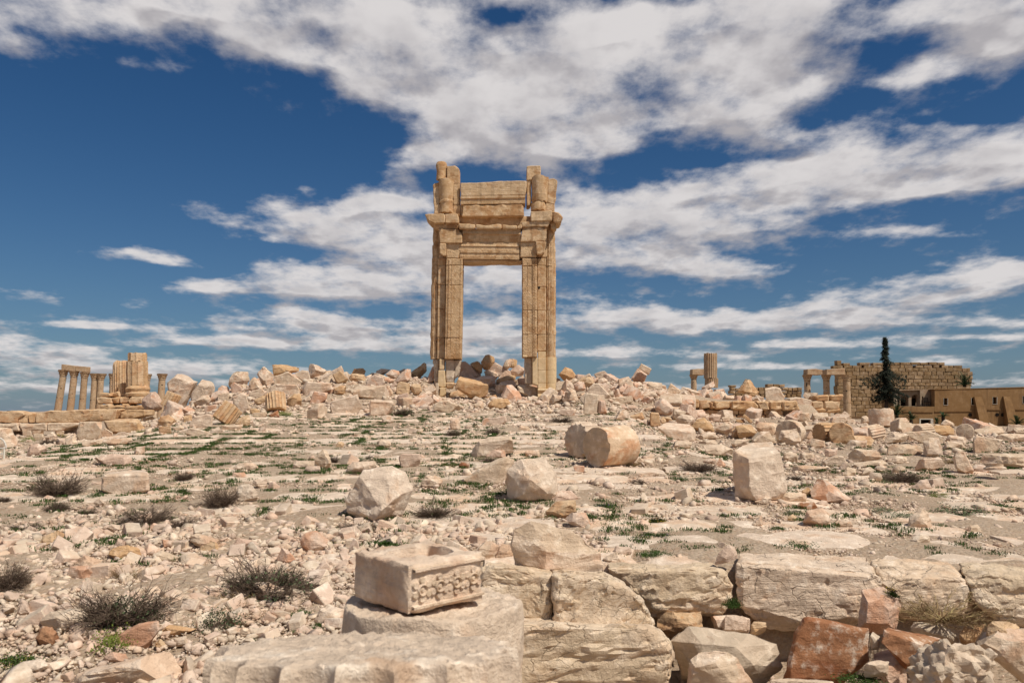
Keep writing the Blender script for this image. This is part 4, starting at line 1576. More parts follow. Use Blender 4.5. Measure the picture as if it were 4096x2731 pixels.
# ------------------------------------------------------------------ fallen drums
def drum(c, x, y, r_px, Y, axis, length, label, mat='L', flutes=20, wob=.03, name='column_drum', prof=None, two=None):
    """Centre in the picture, radius there, direction of the axis, length in radii."""
    if Y is None:
        h = hit(*px(c, x, y + r_px * .95))
        Y = h.y if h is not None else 46
    r = r_px * CROPS[c][2] * Y / F
    P = at(*px(c, x, y), Y)
    ax = Vector(axis).normalized()
    o = revolve(name, mat, None, P - ax * r * length / 2, P + ax * r * length / 2,
                [(t, r * k) for t, k in (prof or [(0, .93), (.03, .985), (.1, 1), (.3, 1), (.5, 1), (.7, 1), (.9, 1), (.97, .985), (1, .94)])], flutes, .1, rough=.02 * r / .5, wob=wob)
    u, v = px(c, x, y)
    k = r_px * CROPS[c][2]
    HEROES.append((u, v, 2 * k, label))
    BOXES.append((u - k, v - k, u + k, v + k, Y))
    return tag(o, label, 'column drum')


drum('E', 815, 1022, 186, 18.6, (.80, .58, .02), 2.05, 'huge fallen column drum with a rusty face turned to the left', 'D', 0, .016, prof=[(0, .97), (.015, .995), (.05, 1), (.3, 1), (.5, 1), (.7, 1), (.93, 1), (.98, .99), (1, .96)])
drum('E', 560, 968, 172, 20.0, (.72, .68, 0), 1.3, 'ribbed fallen column drum just behind the huge rusty faced drum', 'L', 18, .015)
drum('A', 1945, 868, 92, None, (.5, .28, .82), 1.75, 'tilted fluted drum lying at the foot of the left rubble slope', 'O')
drum('A', 1462, 750, 62, None, (.42, .1, .9), 2.1, 'narrow fluted drum leaning below the large ribbed slab block', 'O', 16)
drum('B', 268, 678, 104, None, (-.2, .3, .93), 1.7, 'ochre fluted drum half sunk below the two carved blocks', 'O')
drum('D', 1078, 1082, 40, 49.5, (.1, .2, .97), 2., 'small upright fluted fragment on the crest behind the doorway', 'O', 14)
drum('G', 975, 120, 78, 30.5, (.62, .76, .05), 1.0, 'round ended column drum standing on edge among the right hand drums', 'L', 0)
drum('G', 1195, 120, 62, 31, (.92, .38, 0), 2.2, 'dark grooved drum right of the round ended drum with shadowed flutes', 'O', 18)
drum('G', 1275, 125, 66, 30.2, (.4, .9, 0), 1.0, 'broken drum end with two dowel holes beside the grooved drum', 'O', 0)
drum('G', 1460, 120, 48, 33, (.88, .45, .12), 2.4, 'pale fluted drum sloping away in front of the block kerb', 'L', 18)
drum('G', 1760, 105, 40, 33, (.9, .4, .05), 2.6, 'fluted fallen drum behind the tilted brown drum near the house', 'L', 18)
drum('G', 2005, 112, 46, 34, (.5, .85, 0), 1.2, 'rounded drum with a bullet hole below the house buttress', 'L', 0)
drum('G', 2178, 318, 50, 18.2, (0, 0.1, 1), .75, 'squat round column base with moulded ring beside the far right slab', 'L', 0, .02, 'round_pedestal', [(0, 1.15), (.25, 1.2), (.4, 1.1), (.5, .9), (.8, .9), (.92, .95), (1, .9)])
drum('Z', 3525, 1672, 46, 56, (.02, .1, 1), 1.5, 'large upright square shouldered drum in front of the mud house', 'L', 0, .05)

# ------------------------------------------------------------------ blocks and boulders, one line each: crop material [distance]: outline / far edge | label | name
ROCKS = '''
A P: 1212,790 1215,740 1290,680 1340,675 1390,760 1380,815 1330,832 1245,830|brown boulder beside the round moulded stump base
A L: 1425,610 1440,560 1480,535 1600,575 1660,600 1640,660 1560,805 1490,815 1520,690 1465,640/1560,522 1690,592|large ribbed slab block leaning over the narrow fluted drum
A L: 1625,720 1640,690 1695,610 1830,620 1845,700 1780,720 1640,755/1730,570 1815,592|smooth pale block right of the large ribbed slab
A L: 1650,765 1735,705 1790,700 1835,750 1800,780 1660,800|low pale boulder beneath the smooth block right of the ribbed slab
A Lb: 1858,758 1855,695 1960,683 1965,735 1875,765|small white cube block low on the left slope
A Pb: 1965,610 2000,592 2070,640 2065,690 1980,692|small square shouldered block above the white cube block
A L: 1925,610 1960,530 2010,500 2120,505 2135,580 2080,630 2000,592|hollow faced block on the skyline at the left end of the mound
A P: 1850,660 1900,620 1960,640 1960,685 1855,690|brown broken chunk just above the white cube block
A Lb: 1985,720 2060,685 2110,700 2135,820 2070,865 1995,780|tall pale block behind the tilted fluted drum
A Lb: 1612,980 1610,960 1665,890 1770,865 1820,875 1810,995 1640,985|large slanted block left of the tilted fluted drum
A O: 2000,950 2070,880 2130,872 2145,920 2120,970 2010,955|rounded ochre block right of the tilted fluted drum
A L: 1890,965 2090,955 2110,985 2050,1010 1900,1000|flat pale slab below the tilted fluted drum
A O: 1340,960 1370,890 1440,870 1520,930 1510,960 1420,980 1345,975|rough lumpy boulder on the lower left slope
A L: 1175,910 1290,830 1340,835 1345,910 1240,945 1210,930|angular pale boulder below the brown boulder
A L: 865,885 930,830 970,830 1080,910 1060,920 870,922|pointed pale boulder leaning on the long left wall
A O: 880,925 1170,930 1245,1000 1180,1030 930,1015/905,905 1180,905|broad flat topped block with a brown smooth face by the left wall
A Lb: 650,1060 680,930 730,928 875,935 870,1010 850,1075 680,1105|big upright pale block with rounded left edge by the left wall
A Lb: 860,1075 870,1000 895,985 925,1020 960,1025 970,1060|stepped little block right of the big upright pale block
A Lb: 985,1065 985,1025 1060,1018 1105,1030 1100,1065|small square block before the broad flat topped block
A L: -40,1150 -30,1000 90,985 155,1110 110,1150 0,1160|big grey white boulder cut by the left edge
A L: 65,985 105,935 185,980 190,1040 130,1050|leaning block behind the big grey white boulder
A Lb: 195,1060 190,1010 260,1005 270,1055|short block between the left boulder and the wall
A Lb: 275,1045 270,1000 360,990 380,1015 370,1040|second short block in the row before the left wall
A Lb: 290,1090 285,1040 370,1035 375,1085|little cube in front of the row before the left wall
A L: 380,1060 450,1015 490,1050 480,1090 395,1095|peaked block in the middle of the row before the left wall
A Lb: 465,1040 470,1010 560,1000 580,1035 480,1045|low block close under the left wall by the yellow flowers
A L: 545,1040 545,985 690,955 650,1010 640,1045 580,1048|sloping slab tipped against the left wall
A L: 555,1100 640,1030 660,1110 600,1140 560,1135|wedge boulder left of the big upright pale block
A P: 485,1125 490,1075 555,1075 560,1122|pink cube left of the wedge boulder
A L: 670,1125 700,1100 880,1080 870,1130 740,1145 675,1138|long flat stone under the big upright pale block
A L: 865,1130 870,1110 950,1080 1135,1068 1140,1090 1070,1115 940,1145|long pale ledge stone right of the flat stone
A P: 215,1185 265,1130 330,1118 405,1165 400,1205 320,1220 230,1218|brownish boulder alone in the gravel before the left wall
A L: 420,1155 510,1148 520,1180 430,1184|flat little block right of the brownish lone boulder
A L: 1145,1205 1165,1150 1240,1140 1240,1200 1195,1222 1150,1218|upright stone on the gravel below the long pale ledge
A P: 700,1260 830,1250 960,1205 1090,1215 1140,1255 1135,1300 1000,1310 870,1300 720,1288|long low boulder with a pink broken face
A Ob: 1360,1045 1355,975 1460,970 1465,1045|square block at the foot of the left slope
A L: 1470,985 1540,955 1580,985 1500,1015|small pale rock right of the square block at the slope foot
A Lb: 1575,1040 1620,980 1740,1005 1830,1040 1700,1062|white moulding fragment with stepped carving
A Lb: 1760,1030 1830,1005 1930,1000 1920,1030 1800,1045|second white moulding fragment right of the stepped one
A Pb: 1745,850 1745,800 1850,790 1850,840|pinkish block in the gravel left of the tilted fluted drum
A O: 1570,945 1565,890 1640,870 1640,945|small block stacked under the left slope rubble
A L: 1640,880 1660,850 1760,850 1730,890|low flat block in the left slope gravel
B L: 55,385 145,300 270,405 190,515 140,490|big diamond shaped block high on the left skyline
B L: -20,560 -10,455 50,410 130,520 130,560|grey block below the big diamond shaped block
B O: 165,330 200,285 340,280 545,320 530,350 430,370 250,400|rough crumbly ridge behind the diamond shaped block
B Lb: 230,460 260,400 400,355 560,465 530,500 240,480|broad smooth slab right of the diamond shaped block
B Lb: 480,400 470,370 545,340 610,345 635,440 630,460 570,462|smooth block leaning between slab and dark topped block
B L: 605,350 605,300 625,268 720,300 800,345 725,440 640,405|tall split block on the highest left skyline
B Lb: 725,410 955,300 990,345 985,385 870,400 730,460|long tilted beam block right of the tall split block
B Ob: 865,390 940,340 1035,440 960,490 905,460|brown cube tipped on its corner mid skyline
B L: 750,460 855,380 895,440 870,475 760,470|pale wedge under the long tilted beam block
B O: 1060,375 1090,325 1185,322 1235,375 1225,390 1065,382|yellow block top of a two block stack
B O: 1040,440 1060,375 1200,385 1230,430 1205,465 1050,452|yellow block bottom of a two block stack
B L: 1220,415 1300,355 1310,390 1230,418|small skyline block right of the yellow stack
B L: 1310,390 1315,350 1375,322 1470,335 1420,380 1370,400|crumbly skyline block between the yellow stack and brown rocks
B P: 1415,385 1480,330 1560,350 1570,385 1510,435 1430,398|pinkish skyline block left of the dark bottomed boulder
B L: 1545,355 1610,325 1650,345 1600,370|tiny pale skyline block behind the pinkish one
B Pb: 1195,520 1230,420 1300,385 1390,410 1420,490 1400,520|broad grey pink block above the long beam
B P: 1385,410 1500,435 1530,480 1460,460 1400,440|thin pink slab beside the broad grey pink block
B P: 1510,470 1560,390 1640,330 1690,330 1690,420 1650,480|shaded block left of the dark bottomed boulder
B O: 1665,375 1820,262 1875,300 1860,330 1760,420 1680,400|dark bottomed boulder on the skyline left of the gateway
B P: 1835,460 1920,290 1940,440 1850,485|thin tilted slab leaning on the left gateway pier
B Lb: 200,580 205,520 260,480 500,495 560,545 560,600 250,602|left block with two rows of carved ornament
B Lb: 530,530 590,460 850,480 870,540 640,580 570,605|right block with carved ornament bands
B O: 380,650 460,590 530,582 560,650 540,690 480,720 400,712|round shouldered boulder right of the ochre fluted drum
B Lb: -20,635 0,570 120,525 170,580 130,610|flat grey slab left of the carved blocks
B O: 35,655 130,605 180,605 170,700 60,692|brown block left of the ochre fluted drum
B Pb: 620,690 665,560 815,575 800,640 720,692|frame carved slab lying below the carved blocks
B L: 550,640 620,605 640,650 560,670|small block between the carved blocks and the boulder
B Lb: 1050,600 1040,570 1060,560 1420,500 1455,520 1470,640 1420,650/1035,545 1160,505|long beam with two dark marks on the mound
B O: 1530,590 1525,560 1540,470 1560,455 1640,475 1650,602/1705,490|orange block with a carved upright rib
B Lb: 850,800 820,680 850,660 1120,595 1180,745 1060,790|large smooth faced block at the front of the rubble
B Lb: 1250,805 1245,690 1260,660 1360,680 1500,672 1505,740 1460,800 1360,818/1290,648 1470,645|squared block with an orange front standing on the pavement
B L: 545,855 600,760 700,690 770,680 830,740 830,800 700,838|long rounded boulder left of the large smooth faced block
B L: 1360,825 1480,795 1500,890 1470,897 1370,872|white stone in front of the squared orange block
B Lb: 1910,745 1925,695 2020,640 2260,745 2230,770 2080,785|long triangular slab on the gravel before the doorway
B L: 2092,970 2090,850 2160,840 2195,870 2195,975|small upright stone like a milestone on the pavement
B L: 670,1265 760,1165 800,1180 850,1290 830,1330 770,1375 690,1322|upright pointed stone left of the dark shrubs
B Pb: 1575,1355 1555,1250 1560,1210 1690,1205 1780,1215 1785,1330 1700,1372|neat cube block with fine strata on the pavement
B L: 1000,1425 1035,1340 1080,1300 1360,1290 1380,1330 1250,1380 1050,1432|long ledge rock with split layers
B L: 440,1315 490,1290 680,1290 680,1340 560,1382 450,1362|flat pale rock behind the red nosed rock
B P: 565,1385 590,1345 740,1340 755,1390 710,1422 600,1417|red nosed rock beside the upright pointed stone
B O: 890,1142 930,1090 970,1085 995,1130 970,1150|round tan stone on the grassy joints
B L: 1325,1085 1370,1060 1440,1075 1480,1120 1400,1147 1335,1112|flat topped pale stone amid the grassy joints
B O: 880,580 880,530 950,500 1080,510 1030,602 890,590|stratified brown block behind the long beam
B L: 1000,495 1080,450 1130,480 1100,500|small slab above the stratified brown block
B Lb: 1650,975 1680,940 1730,950 1735,1000 1660,1002|tilted little block before the small milestone
B L: 1668,1095 1670,1065 1710,1040 1750,1050 1745,1097|small five sided stone on the central pavement
B O: 1660,475 1780,490 1800,560 1740,602 1700,590|boulder right of the orange ribbed block
B R: 195,835 195,810 270,770 300,755 305,825 210,838|red faced stone below the ochre fluted drum
B Lb: 30,835 30,785 185,778 180,838|dressed step block under the left slope
B O: 0,800 0,745 60,740 110,760 100,800|crumbly block above the dressed step block
D Pb: 505,1220 535,1040 560,1045 765,1190 740,1222 540,1225|large smooth slab leaning on the left gateway pier
D Ob: 620,1085 710,1050 760,1100 755,1160 740,1170 660,1105|brown block behind the leaning slab in the doorway
D O: 740,1075 800,980 880,1010 885,1060 830,1140 770,1122|dark tipped cube topmost in the doorway
D Pb: 825,1140 885,1065 1080,1180 1070,1202 940,1207 870,1145|diagonal beam block in the doorway
D L: 970,1115 1000,1050 1045,1030 1080,1050 1050,1110 1000,1155|broken skyline block left of the small fluted fragment
D P: 1040,1160 1130,1092 1195,1130 1190,1190 1090,1205|pinkish block with a dark hole beside the right pier
D L: 770,1165 800,1145 890,1150 930,1210 890,1240 800,1220|rough faced block below the diagonal beam block
D P: 630,1245 760,1210 890,1210 895,1290 840,1335|wide grey slab behind the long doorway slab
D O: 895,1250 1000,1210 1140,1200 1100,1250 1000,1295 900,1305|crumbling block in the middle of the doorway
D Lb: 1095,1265 1190,1200 1195,1285 1130,1295|pale ramp shaped block against the right pier
D O @42.6: 470,1335 500,1240 835,1315 838,1335 800,1400 640,1412 520,1355/520,1212 830,1295|long doorway slab with bright top and orange front
D L: 870,1338 930,1300 1120,1310 960,1362 910,1397/950,1275 1085,1252|white topped slab right of the long doorway slab
D P: 950,1405 1000,1310 1100,1420 1110,1482 1050,1487 960,1425/1060,1300 1260,1440|big white slab with brown shaded end below the doorway
D L: 1115,1310 1150,1295 1340,1335 1330,1430 1280,1442 1130,1340|pale block at the foot of the repaired pier
D O: 395,1390 520,1350 590,1395 560,1440 400,1425|brown block at the foot of the left pier
D P: 695,1435 810,1385 825,1400 810,1432 700,1452|small pink slab below the long doorway slab
D O: 780,1440 900,1405 920,1432 830,1457|little orange stone right of the small pink slab
D O: 805,1510 860,1450 1030,1445 1050,1500 970,1562 820,1562|orange stratified block low before the doorway
D L: 660,1510 750,1465 780,1500 760,1547 680,1547|white block low before the doorway left of the orange one
D L: 1115,1485 1260,1460 1270,1502 1180,1517 1120,1507|flat stone under the big white slab
D O: 1535,1165 1620,1120 1690,1140 1755,1240 1640,1262 1540,1190|big yellow boulder right of the repaired pier
D L: 1600,1300 1630,1240 1700,1290 1720,1342 1610,1372|grey white block below the big yellow boulder
D P: 1710,1300 1777,1265 1790,1370 1730,1345|pink block edge below the big yellow boulder
D L: 1600,1475 1640,1330 1700,1340 1740,1410 1730,1482 1620,1482|tall pale boulder right of the repaired base
D L: 1450,1460 1510,1405 1600,1430 1590,1500 1470,1492|low pale rock at the repaired base
E Lb: 650,350 655,340 730,315 790,310 808,350 770,382 680,380|pale slab on top of the right rubble heap
E L: 650,400 740,375 780,400 770,432 690,442|grey stone under the topmost slab of the right heap
E P: 1000,400 1000,380 1060,288 1155,345 1115,422 1050,405|big tilted pink block propping a capstone
E Lb @46.9: 1068,290 1095,245 1192,295 1165,340|capstone balanced on the tilted pink block
E P: 460,440 500,410 555,420 570,480 520,512 470,492|smooth pink boulder right of the gateway
E L: 400,410 470,378 500,400 440,437|small white block above the smooth pink boulder
E O: 505,410 550,365 610,370 660,410 640,440 580,472|yellow cracked boulder left of the topmost slab
E Lb: 570,510 640,430 690,425 800,540 770,567 650,535|long pale slab sliding down the right heap
E L: 360,592 385,490 430,470 500,510 520,600 470,605|tall pale boulder left of the red sided block
E L: 350,500 370,410 430,430 470,480 400,502|grooved pale block above the tall pale boulder
E Gb: 550,718 560,530 600,520 690,540 680,725/745,545 772,718|upright block with a grey front and red side
E P: 690,725 694,560 745,550 772,715|rough red side stone joined to the grey upright block
E Lb: 790,605 830,565 1010,545 1020,600 950,622 860,617|long block with a dark shadow in the right rubble
E L: 1065,550 1120,510 1220,500 1250,550 1140,572 1080,577|flat white block in the middle of the right heap
E P: 1080,595 1140,555 1230,560 1200,602 1150,627|pink shaded rock under the flat white block
E L: 1225,520 1290,490 1330,520 1320,562 1250,562|small grey block right of the flat white block
E Lb: 1335,500 1370,430 1470,500 1420,547 1340,525|tilted pale block left of the rubble stream
E L: 1145,440 1180,410 1290,430 1290,480 1200,502 1170,485|half buried block below the gravel cone
E P: 1185,630 1270,565 1330,590 1400,660 1390,700 1330,742 1270,722 1220,672|large split boulder at the left end of the podium
E L: 850,745 890,680 930,660 980,720 970,777 860,772|pale triangular boulder on the pavement edge
E Ob: 1180,825 1175,710 1190,700 1260,705 1275,830 1230,842|upright ochre pillar stone with a weathered face
E O: 1270,760 1310,740 1340,800 1280,812|brown stone right of the ochre pillar stone
E O: 1310,750 1350,730 1400,790 1370,807 1330,795|second brown stone right of the ochre pillar stone
E L: 1380,750 1400,680 1440,668 1515,700 1500,740 1420,782|leaning pale slab below the podium
E L: 1415,800 1430,745 1480,720 1560,730 1610,780 1540,832 1440,822|white scooped stone below the podium
E L: 1240,840 1620,890 1610,960 1560,980 1370,952 1260,855/1330,800 1550,815|broad flat slab at the ramp edge
E O: 1550,850 1600,770 1690,750 1770,830 1780,880 1690,892 1560,855|rough brown boulder behind the broad flat slab
E L: 1620,930 1700,890 1790,895 1815,945 1640,967|flat rock right of the broad slab
E L: 1775,850 1880,790 1970,790 1960,850 1900,922 1830,882|sloping block behind the big upright block
E O: 1950,900 1970,830 2050,815 2130,840 2185,900 2000,957|ochre cut block left of the rounded boulders
E L: 2160,840 2200,795 2352,800 2352,922 2240,902|smooth hump backed boulder in the right field
E G: 2125,960 2180,900 2240,880 2330,930 2340,992 2140,992|grey brown conical rock behind the big upright block
E L: 1370,1000 1440,965 1590,980 1615,1010 1520,1042 1380,1032|thin flat slab on the ramp edge
E L: 1620,980 1800,955 1840,990 1780,1007 1620,1007|layered slab right of the thin flat slab
E L: 1645,1070 1680,1010 1850,1005 1960,1060 1950,1110 1850,1122 1660,1080|thick layered block before the big upright block
E L: 1935,1000 1990,955 2110,960 2100,1000 1960,1037|smooth white boulder left behind the big upright block
E P: 1720,750 1760,715 1850,725 1840,795 1760,792|pinkish boulder under the podium wall
E L: 1850,750 1930,735 1940,780 1860,797|white cube under the podium wall
E O: 1985,800 1990,770 2070,765 2080,800|small brown block under the podium wall
E Ob: 2040,735 2065,720 2147,788 2130,802|thin stone bar propped under the podium wall
E P: 1660,1165 1740,1130 1800,1150 1790,1190 1690,1180|white sided rock behind the dark shrub clump
E P: 1780,1212 1830,1130 1890,1190 1880,1217|little pink pyramid stone right of the shrub clump
E O: 2005,500 2080,385 2120,395 2200,510 2130,522 2030,505|pointed orange boulder above the podium wall
E O: 2035,520 2080,480 2220,520 2210,552 2050,532|orange wedge under the pointed orange boulder
E P: 1640,500 1660,470 1790,405 1800,450 1700,492|pinkish rock before the thick fluted stump
E L: 1660,520 1720,475 1770,490 1760,522|pale rock below the thick fluted stump
E P: 1765,490 1870,480 1910,520 1850,532 1780,505|flat pink rock right of the fluted stump foot
E P: 1540,570 1575,510 1600,540 1590,577|little sharp stone on the podium left end
E Pb: 305,710 340,675 460,680 475,730 400,737|low pink slab right of the gateway foot
E L: 185,690 210,640 265,690 220,717|small white pyramid stone before the repaired base
E L: 220,620 260,535 355,550 350,600 250,632|white block just right of the repaired base
E O: 980,740 1100,700 1125,760 1060,782 990,755|worn block at the upper ramp edge
E L: 1110,670 1200,640 1225,680 1150,692|small slab above the ochre pillar stone
E L: 1050,1165 1085,1120 1125,1170 1090,1187|little white wedge right of the huge drum
E Pb: 480,1275 455,1215 500,1200 560,1205 560,1272|small cube stone below the huge drum
F Lb: 305,590 310,500 380,483 430,495 470,560 465,598|pale pinkish block with a carved panel foot on the podium
F L: 598,560 610,528 740,535 755,560 700,578|flat white stone on the podium right end
F L: 670,740 690,690 830,690 875,715 840,742 720,748|broad grey slab left of the square shouldered drum
F Lb: 820,765 830,725 950,722 970,750 940,772|small yellow block below the ruined corner
F L: 1068,770 1075,720 1110,712 1175,765|white triangular slab left of the square shouldered drum
F L: 1325,760 1340,730 1420,728 1450,760 1440,778|low white rock right of the square shouldered drum
F Lb: 890,720 940,675 990,710 970,722|little white pyramid by the tall colonnade column
F L: 550,720 600,690 660,685 675,760 600,762|pale boulder left of the broad grey slab
G S: 645,230 640,270 655,500 740,527 955,470 945,230 730,270,-.32 740,525,-.32/720,182 910,172|great upright rough block standing on the right pavement|standing_block
G P: 1095,470 1130,390 1180,395 1340,510 1320,535 1160,527 1100,495|pinkish leaning boulder right of the great upright block
G O: 1040,460 1090,435 1110,500 1060,502|tan stone tucked behind the pinkish leaning boulder
G L: 880,500 960,470 1070,475 1070,522 930,532|low white rock at the foot of the great upright block
G L: 760,525 830,490 865,500 850,540 790,537|small pale rock at the corner of the great upright block
G R: 1015,545 1030,530 1120,525 1140,560 1060,577|red and white rock below the leaning boulder
G L: 1045,640 1070,575 1160,560 1235,620 1220,660 1150,674 1050,655|veined white boulder below the red and white rock
G O: 950,620 990,595 1020,620 1000,642 960,637|small brown stone left of the veined white boulder
G L: 1220,665 1250,630 1330,640 1345,665 1260,674|flat tan stone right of the veined white boulder
G L: 1660,685 1680,620 1745,555 1790,590 1815,670 1740,692|white pyramid boulder alone on the right pavement
G L: 1695,760 1695,730 1740,715 1800,730 1800,775 1700,777|round topped stone before the white pyramid boulder
G L: 745,662 770,620 800,605 815,660 780,669|little pointed stone on the bare pavement
G Pb: 640,572 640,545 715,540 720,570|flat brick like stone before the great upright block
G P: 1675,450 1740,395 1780,390 1810,445 1790,457|pinkish ridge boulder in front of the dark bush
G L: 2015,700 2030,665 2080,660 2100,700 2080,716|round white boulder low at the far right
G Lb: 1930,265 1970,215 2000,220 2055,340 1990,362 1940,312|upright leaning slab stone before the column base
G Lb: 1700,335 1730,275 1860,265 1910,290 1870,322 1730,347|pale block carved with a row of rosettes
G L: 1770,258 1755,170 1790,150 1850,150 1880,262|rounded upright stone like a tombstone
G L: 1530,235 1530,210 1580,185 1740,195 1760,230 1720,252 1560,247|long flat layered boulder left of the tombstone like one
G L: 1310,260 1310,240 1360,215 1480,220 1520,260 1440,292 1320,292|wide grey white block in the right field
G Lb: 1160,295 1240,250 1290,255 1310,300 1220,322|slanted slab left of the wide grey white block
G Pb: 1250,335 1310,275 1318,312 1280,352|thin slab leaning in front of the slanted slab
G L: 1285,365 1310,320 1360,330 1365,370 1300,374|round white stone before the small slabs
G L: 1350,345 1440,318 1480,345 1450,360|flat stone lying right of the round white stone
G L: 1470,330 1500,295 1545,320 1530,352|white angular stone right of the flat stone
G L: 975,345 980,318 1060,310 1200,320 1180,342 990,347|long kerb slab behind the great upright block
G L: 1310,310 1310,300 1520,278 1545,300 1330,322|thin long slab below the wide grey white block
G L: 1565,290 1600,255 1665,260 1660,305 1590,302|cracked pale stone below the long flat boulder
G O: 630,140 630,100 660,75 740,70 780,100 760,150 640,152|cut ochre boulder first in the row of drums
G L: 740,180 800,110 850,110 895,180 760,182|brown peaked rock in front of the row of drums
G L: 780,110 780,80 830,55 900,65 910,120 840,132|hump backed pale boulder in the row of drums
G L: 900,160 920,105 1010,98 1045,170 1000,192 910,172|banded pale boulder before the round ended drum
G O: 1265,180 1310,135 1450,140 1500,200 1400,202|layered flat boulder in front of the grooved drum
G L: 1285,204 1330,160 1430,165 1450,207|small layered slab under the layered flat boulder
G L: 1520,175 1560,115 1690,125 1650,165 1530,182|grey sloped boulder before the fluted pale drum
G Lb: 1650,130 1655,115 1780,105 1880,140 1870,175 1760,182|broad flat topped drum lying on its end
G O: 1800,90 1830,75 1910,75 1970,130 1900,142|tilted brown boulder above the broad flat drum
G L: 2060,125 2060,100 2140,80 2250,85 2240,130 2080,132|sloping smooth boulder far right under the buttress
G L: 2255,120 2300,90 2400,88 2400,127|pale boulder touching the right edge under the shrub
G L: 1890,160 1910,130 2040,150 2030,190 1900,182|flat layered block between brown boulder and cube
G L: 1870,205 1900,165 1990,175 2010,210 1900,217|small layered block below the flat layered block
G Lb: 2060,238 2050,150 2070,135 2230,160 2190,237|big cube block with cut sides at the far right
G L: 2170,150 2220,125 2400,125 2400,175 2200,167|long slab overlapping behind the big cube block
G L: 2065,275 2065,250 2400,240 2400,330 2080,292|long low slab crossing the right edge
G L: 2260,222 2260,205 2400,198 2400,227|thin slab above the long low slab
G L: 1860,65 1890,38 1970,75 1860,75|domed stone behind the tilted brown boulder
G Lb: 1580,65 1590,35 1640,30 1680,65|low stone beside the square shouldered drum
G Lb: 1205,58 1210,30 1310,25 1310,60|small brown block behind the drums
G L: 430,158 450,118 545,125 550,155|flat stone left of the cut ochre boulder
G L: 925,265 940,235 1020,235 1020,285 940,287|square pale block behind the great upright block's right side
G L: 1020,275 1030,240 1110,235 1120,275|second square block behind the great upright block
G Lb: 1090,190 1100,152 1180,165 1185,200 1110,205|carved rectangular fragment below the round ended drum
G P: 1170,262 1180,212 1250,215 1250,262|plain pinkish block left of the slanted slab
M S: 283,625 365,495 400,445 580,420 660,450 710,545 640,680 470,757 420,747 300,692 372,480,-.12 535,655,-.42 470,750,-.3|big tilted boulder with a flat shaded left face
M S: 1280,515 1310,430 1380,365 1540,360 1660,480 1640,580 1530,642 1420,622 1310,582 1450,500,-.4 1400,590,-.3 1560,590,-.28|big rounded pitted boulder in the middle of the pavement
M Lb: 1010,505 1180,400 1290,355 1360,370 1300,470 1270,532 1060,527|tapering slab with a square hole behind the pitted boulder
M Lb: 1045,360 1100,270 1180,230 1330,225 1345,330 1210,322 1070,367|wide sloping slab in the central rubble
M P: 1150,355 1220,310 1300,315 1300,355 1160,367|small pink slab below the wide sloping slab
M L: 1385,345 1385,320 1500,310 1505,350 1390,357|low grey rock right of the wide sloping slab
M L: 750,540 790,475 850,470 900,510 890,537 770,552|small cut stone right of the big tilted boulder
M O: 1535,700 1600,640 1730,625 1735,700 1650,742 1560,725|tan boulder right below the pitted boulder
M P: 1565,630 1620,570 1690,565 1745,610 1730,640 1600,642|pinkish boulder behind the tan boulder
M P: 1650,730 1700,705 1790,705 1825,780 1780,807 1690,775|rusty white boulder right of the tan boulder
M P: 0,910 0,880 30,830 100,815 180,870 170,920 60,957|white rock with rusty right corner on the rubble slope
M L: 1070,960 1110,890 1200,880 1250,920 1230,1015 1140,1012|pinkish low boulder left of the fan shaped stone
M L: 1225,985 1270,895 1330,900 1340,1000 1240,1022|narrow boulder touching the fan shaped stone
M Pb: 1135,155 1135,140 1150,115 1290,100 1300,130 1250,157|pink rectangular block on the upper pavement
M L: 1360,190 1380,160 1440,165 1445,192|small flat stone right of the dark shrub
M L: 480,285 500,245 560,255 575,280 540,298|small two faced stone on the upper pavement
M O: 220,290 240,260 275,265 280,296|little tan stone on the upper left pavement
M Pb: 675,205 690,175 730,180 730,212|tiny upright cube on the upper pavement
M L: 890,365 960,335 1020,345 1000,367|low white stone left of the wide sloping slab
M R: 975,428 1010,390 1065,395 1060,432|reddish stone beside the round green bush
L Sb: 735,650 735,560 750,540 830,560 1080,535 1080,650 960,682 850,692 825,690/790,522 1045,500|large squared white block on the left pavement
L P: 620,580 650,550 720,555 725,580 640,587|red flat stone left of the large squared white block
L P: 1670,570 1690,525 1770,520 1815,550 1790,573 1690,577|pink and white rock on the left pavement
L L: 1690,495 1730,455 1820,450 1890,480 1860,512 1700,502|long flat pale rock beyond the pink and white rock
L S: 1690,710 1720,610 1850,605 1875,630 1880,700 1800,747 1700,737|squared rough boulder right of the twiggy bush
L L: 1830,605 1835,575 1930,570 1935,625 1900,642 1840,612|small block behind the squared rough boulder
L P: 310,705 340,687 385,695 380,725 320,729|small pinkish stone by the big twiggy bush
L L: 675,735 720,708 755,740 740,762 680,750|pale stone below the large squared white block
L L: 775,920 800,895 870,905 875,945 820,957|rounded pinkish stone in the left rubble
L O: 960,890 985,845 1020,850 1025,890 985,907|egg shaped stone in front of the spreading dark bush
L P: 1070,930 1110,885 1170,905 1160,930 1090,947|pinkish flat stone right of the egg shaped stone
L P: 1395,815 1440,765 1480,790 1460,815 1410,824|little pink pyramid left of the rough boulder
L Lb: 0,910 10,895 90,905 95,940 0,945|flat slab piece on the far left pavement
K L: 510,740 515,690 600,660 750,700 760,750 690,752 640,742|flat topped pale rock behind the split boulder
K P: 470,810 500,735 620,730 685,740 680,830 540,837|split brown boulder in the left foreground rubble
K O: 765,660 800,610 900,585 990,610 1010,660 890,692|smooth tan boulder in the left foreground rubble
K P: 810,600 840,535 900,560 890,602|small pinkish stone on top of the smooth tan boulder
K O: 280,580 300,530 420,475 480,500 470,530 400,560 310,592|flat tan rock with a bare twig in front
K O: 1010,800 1070,725 1110,760 1115,810 1020,802|tan pyramid stone in the left foreground rubble
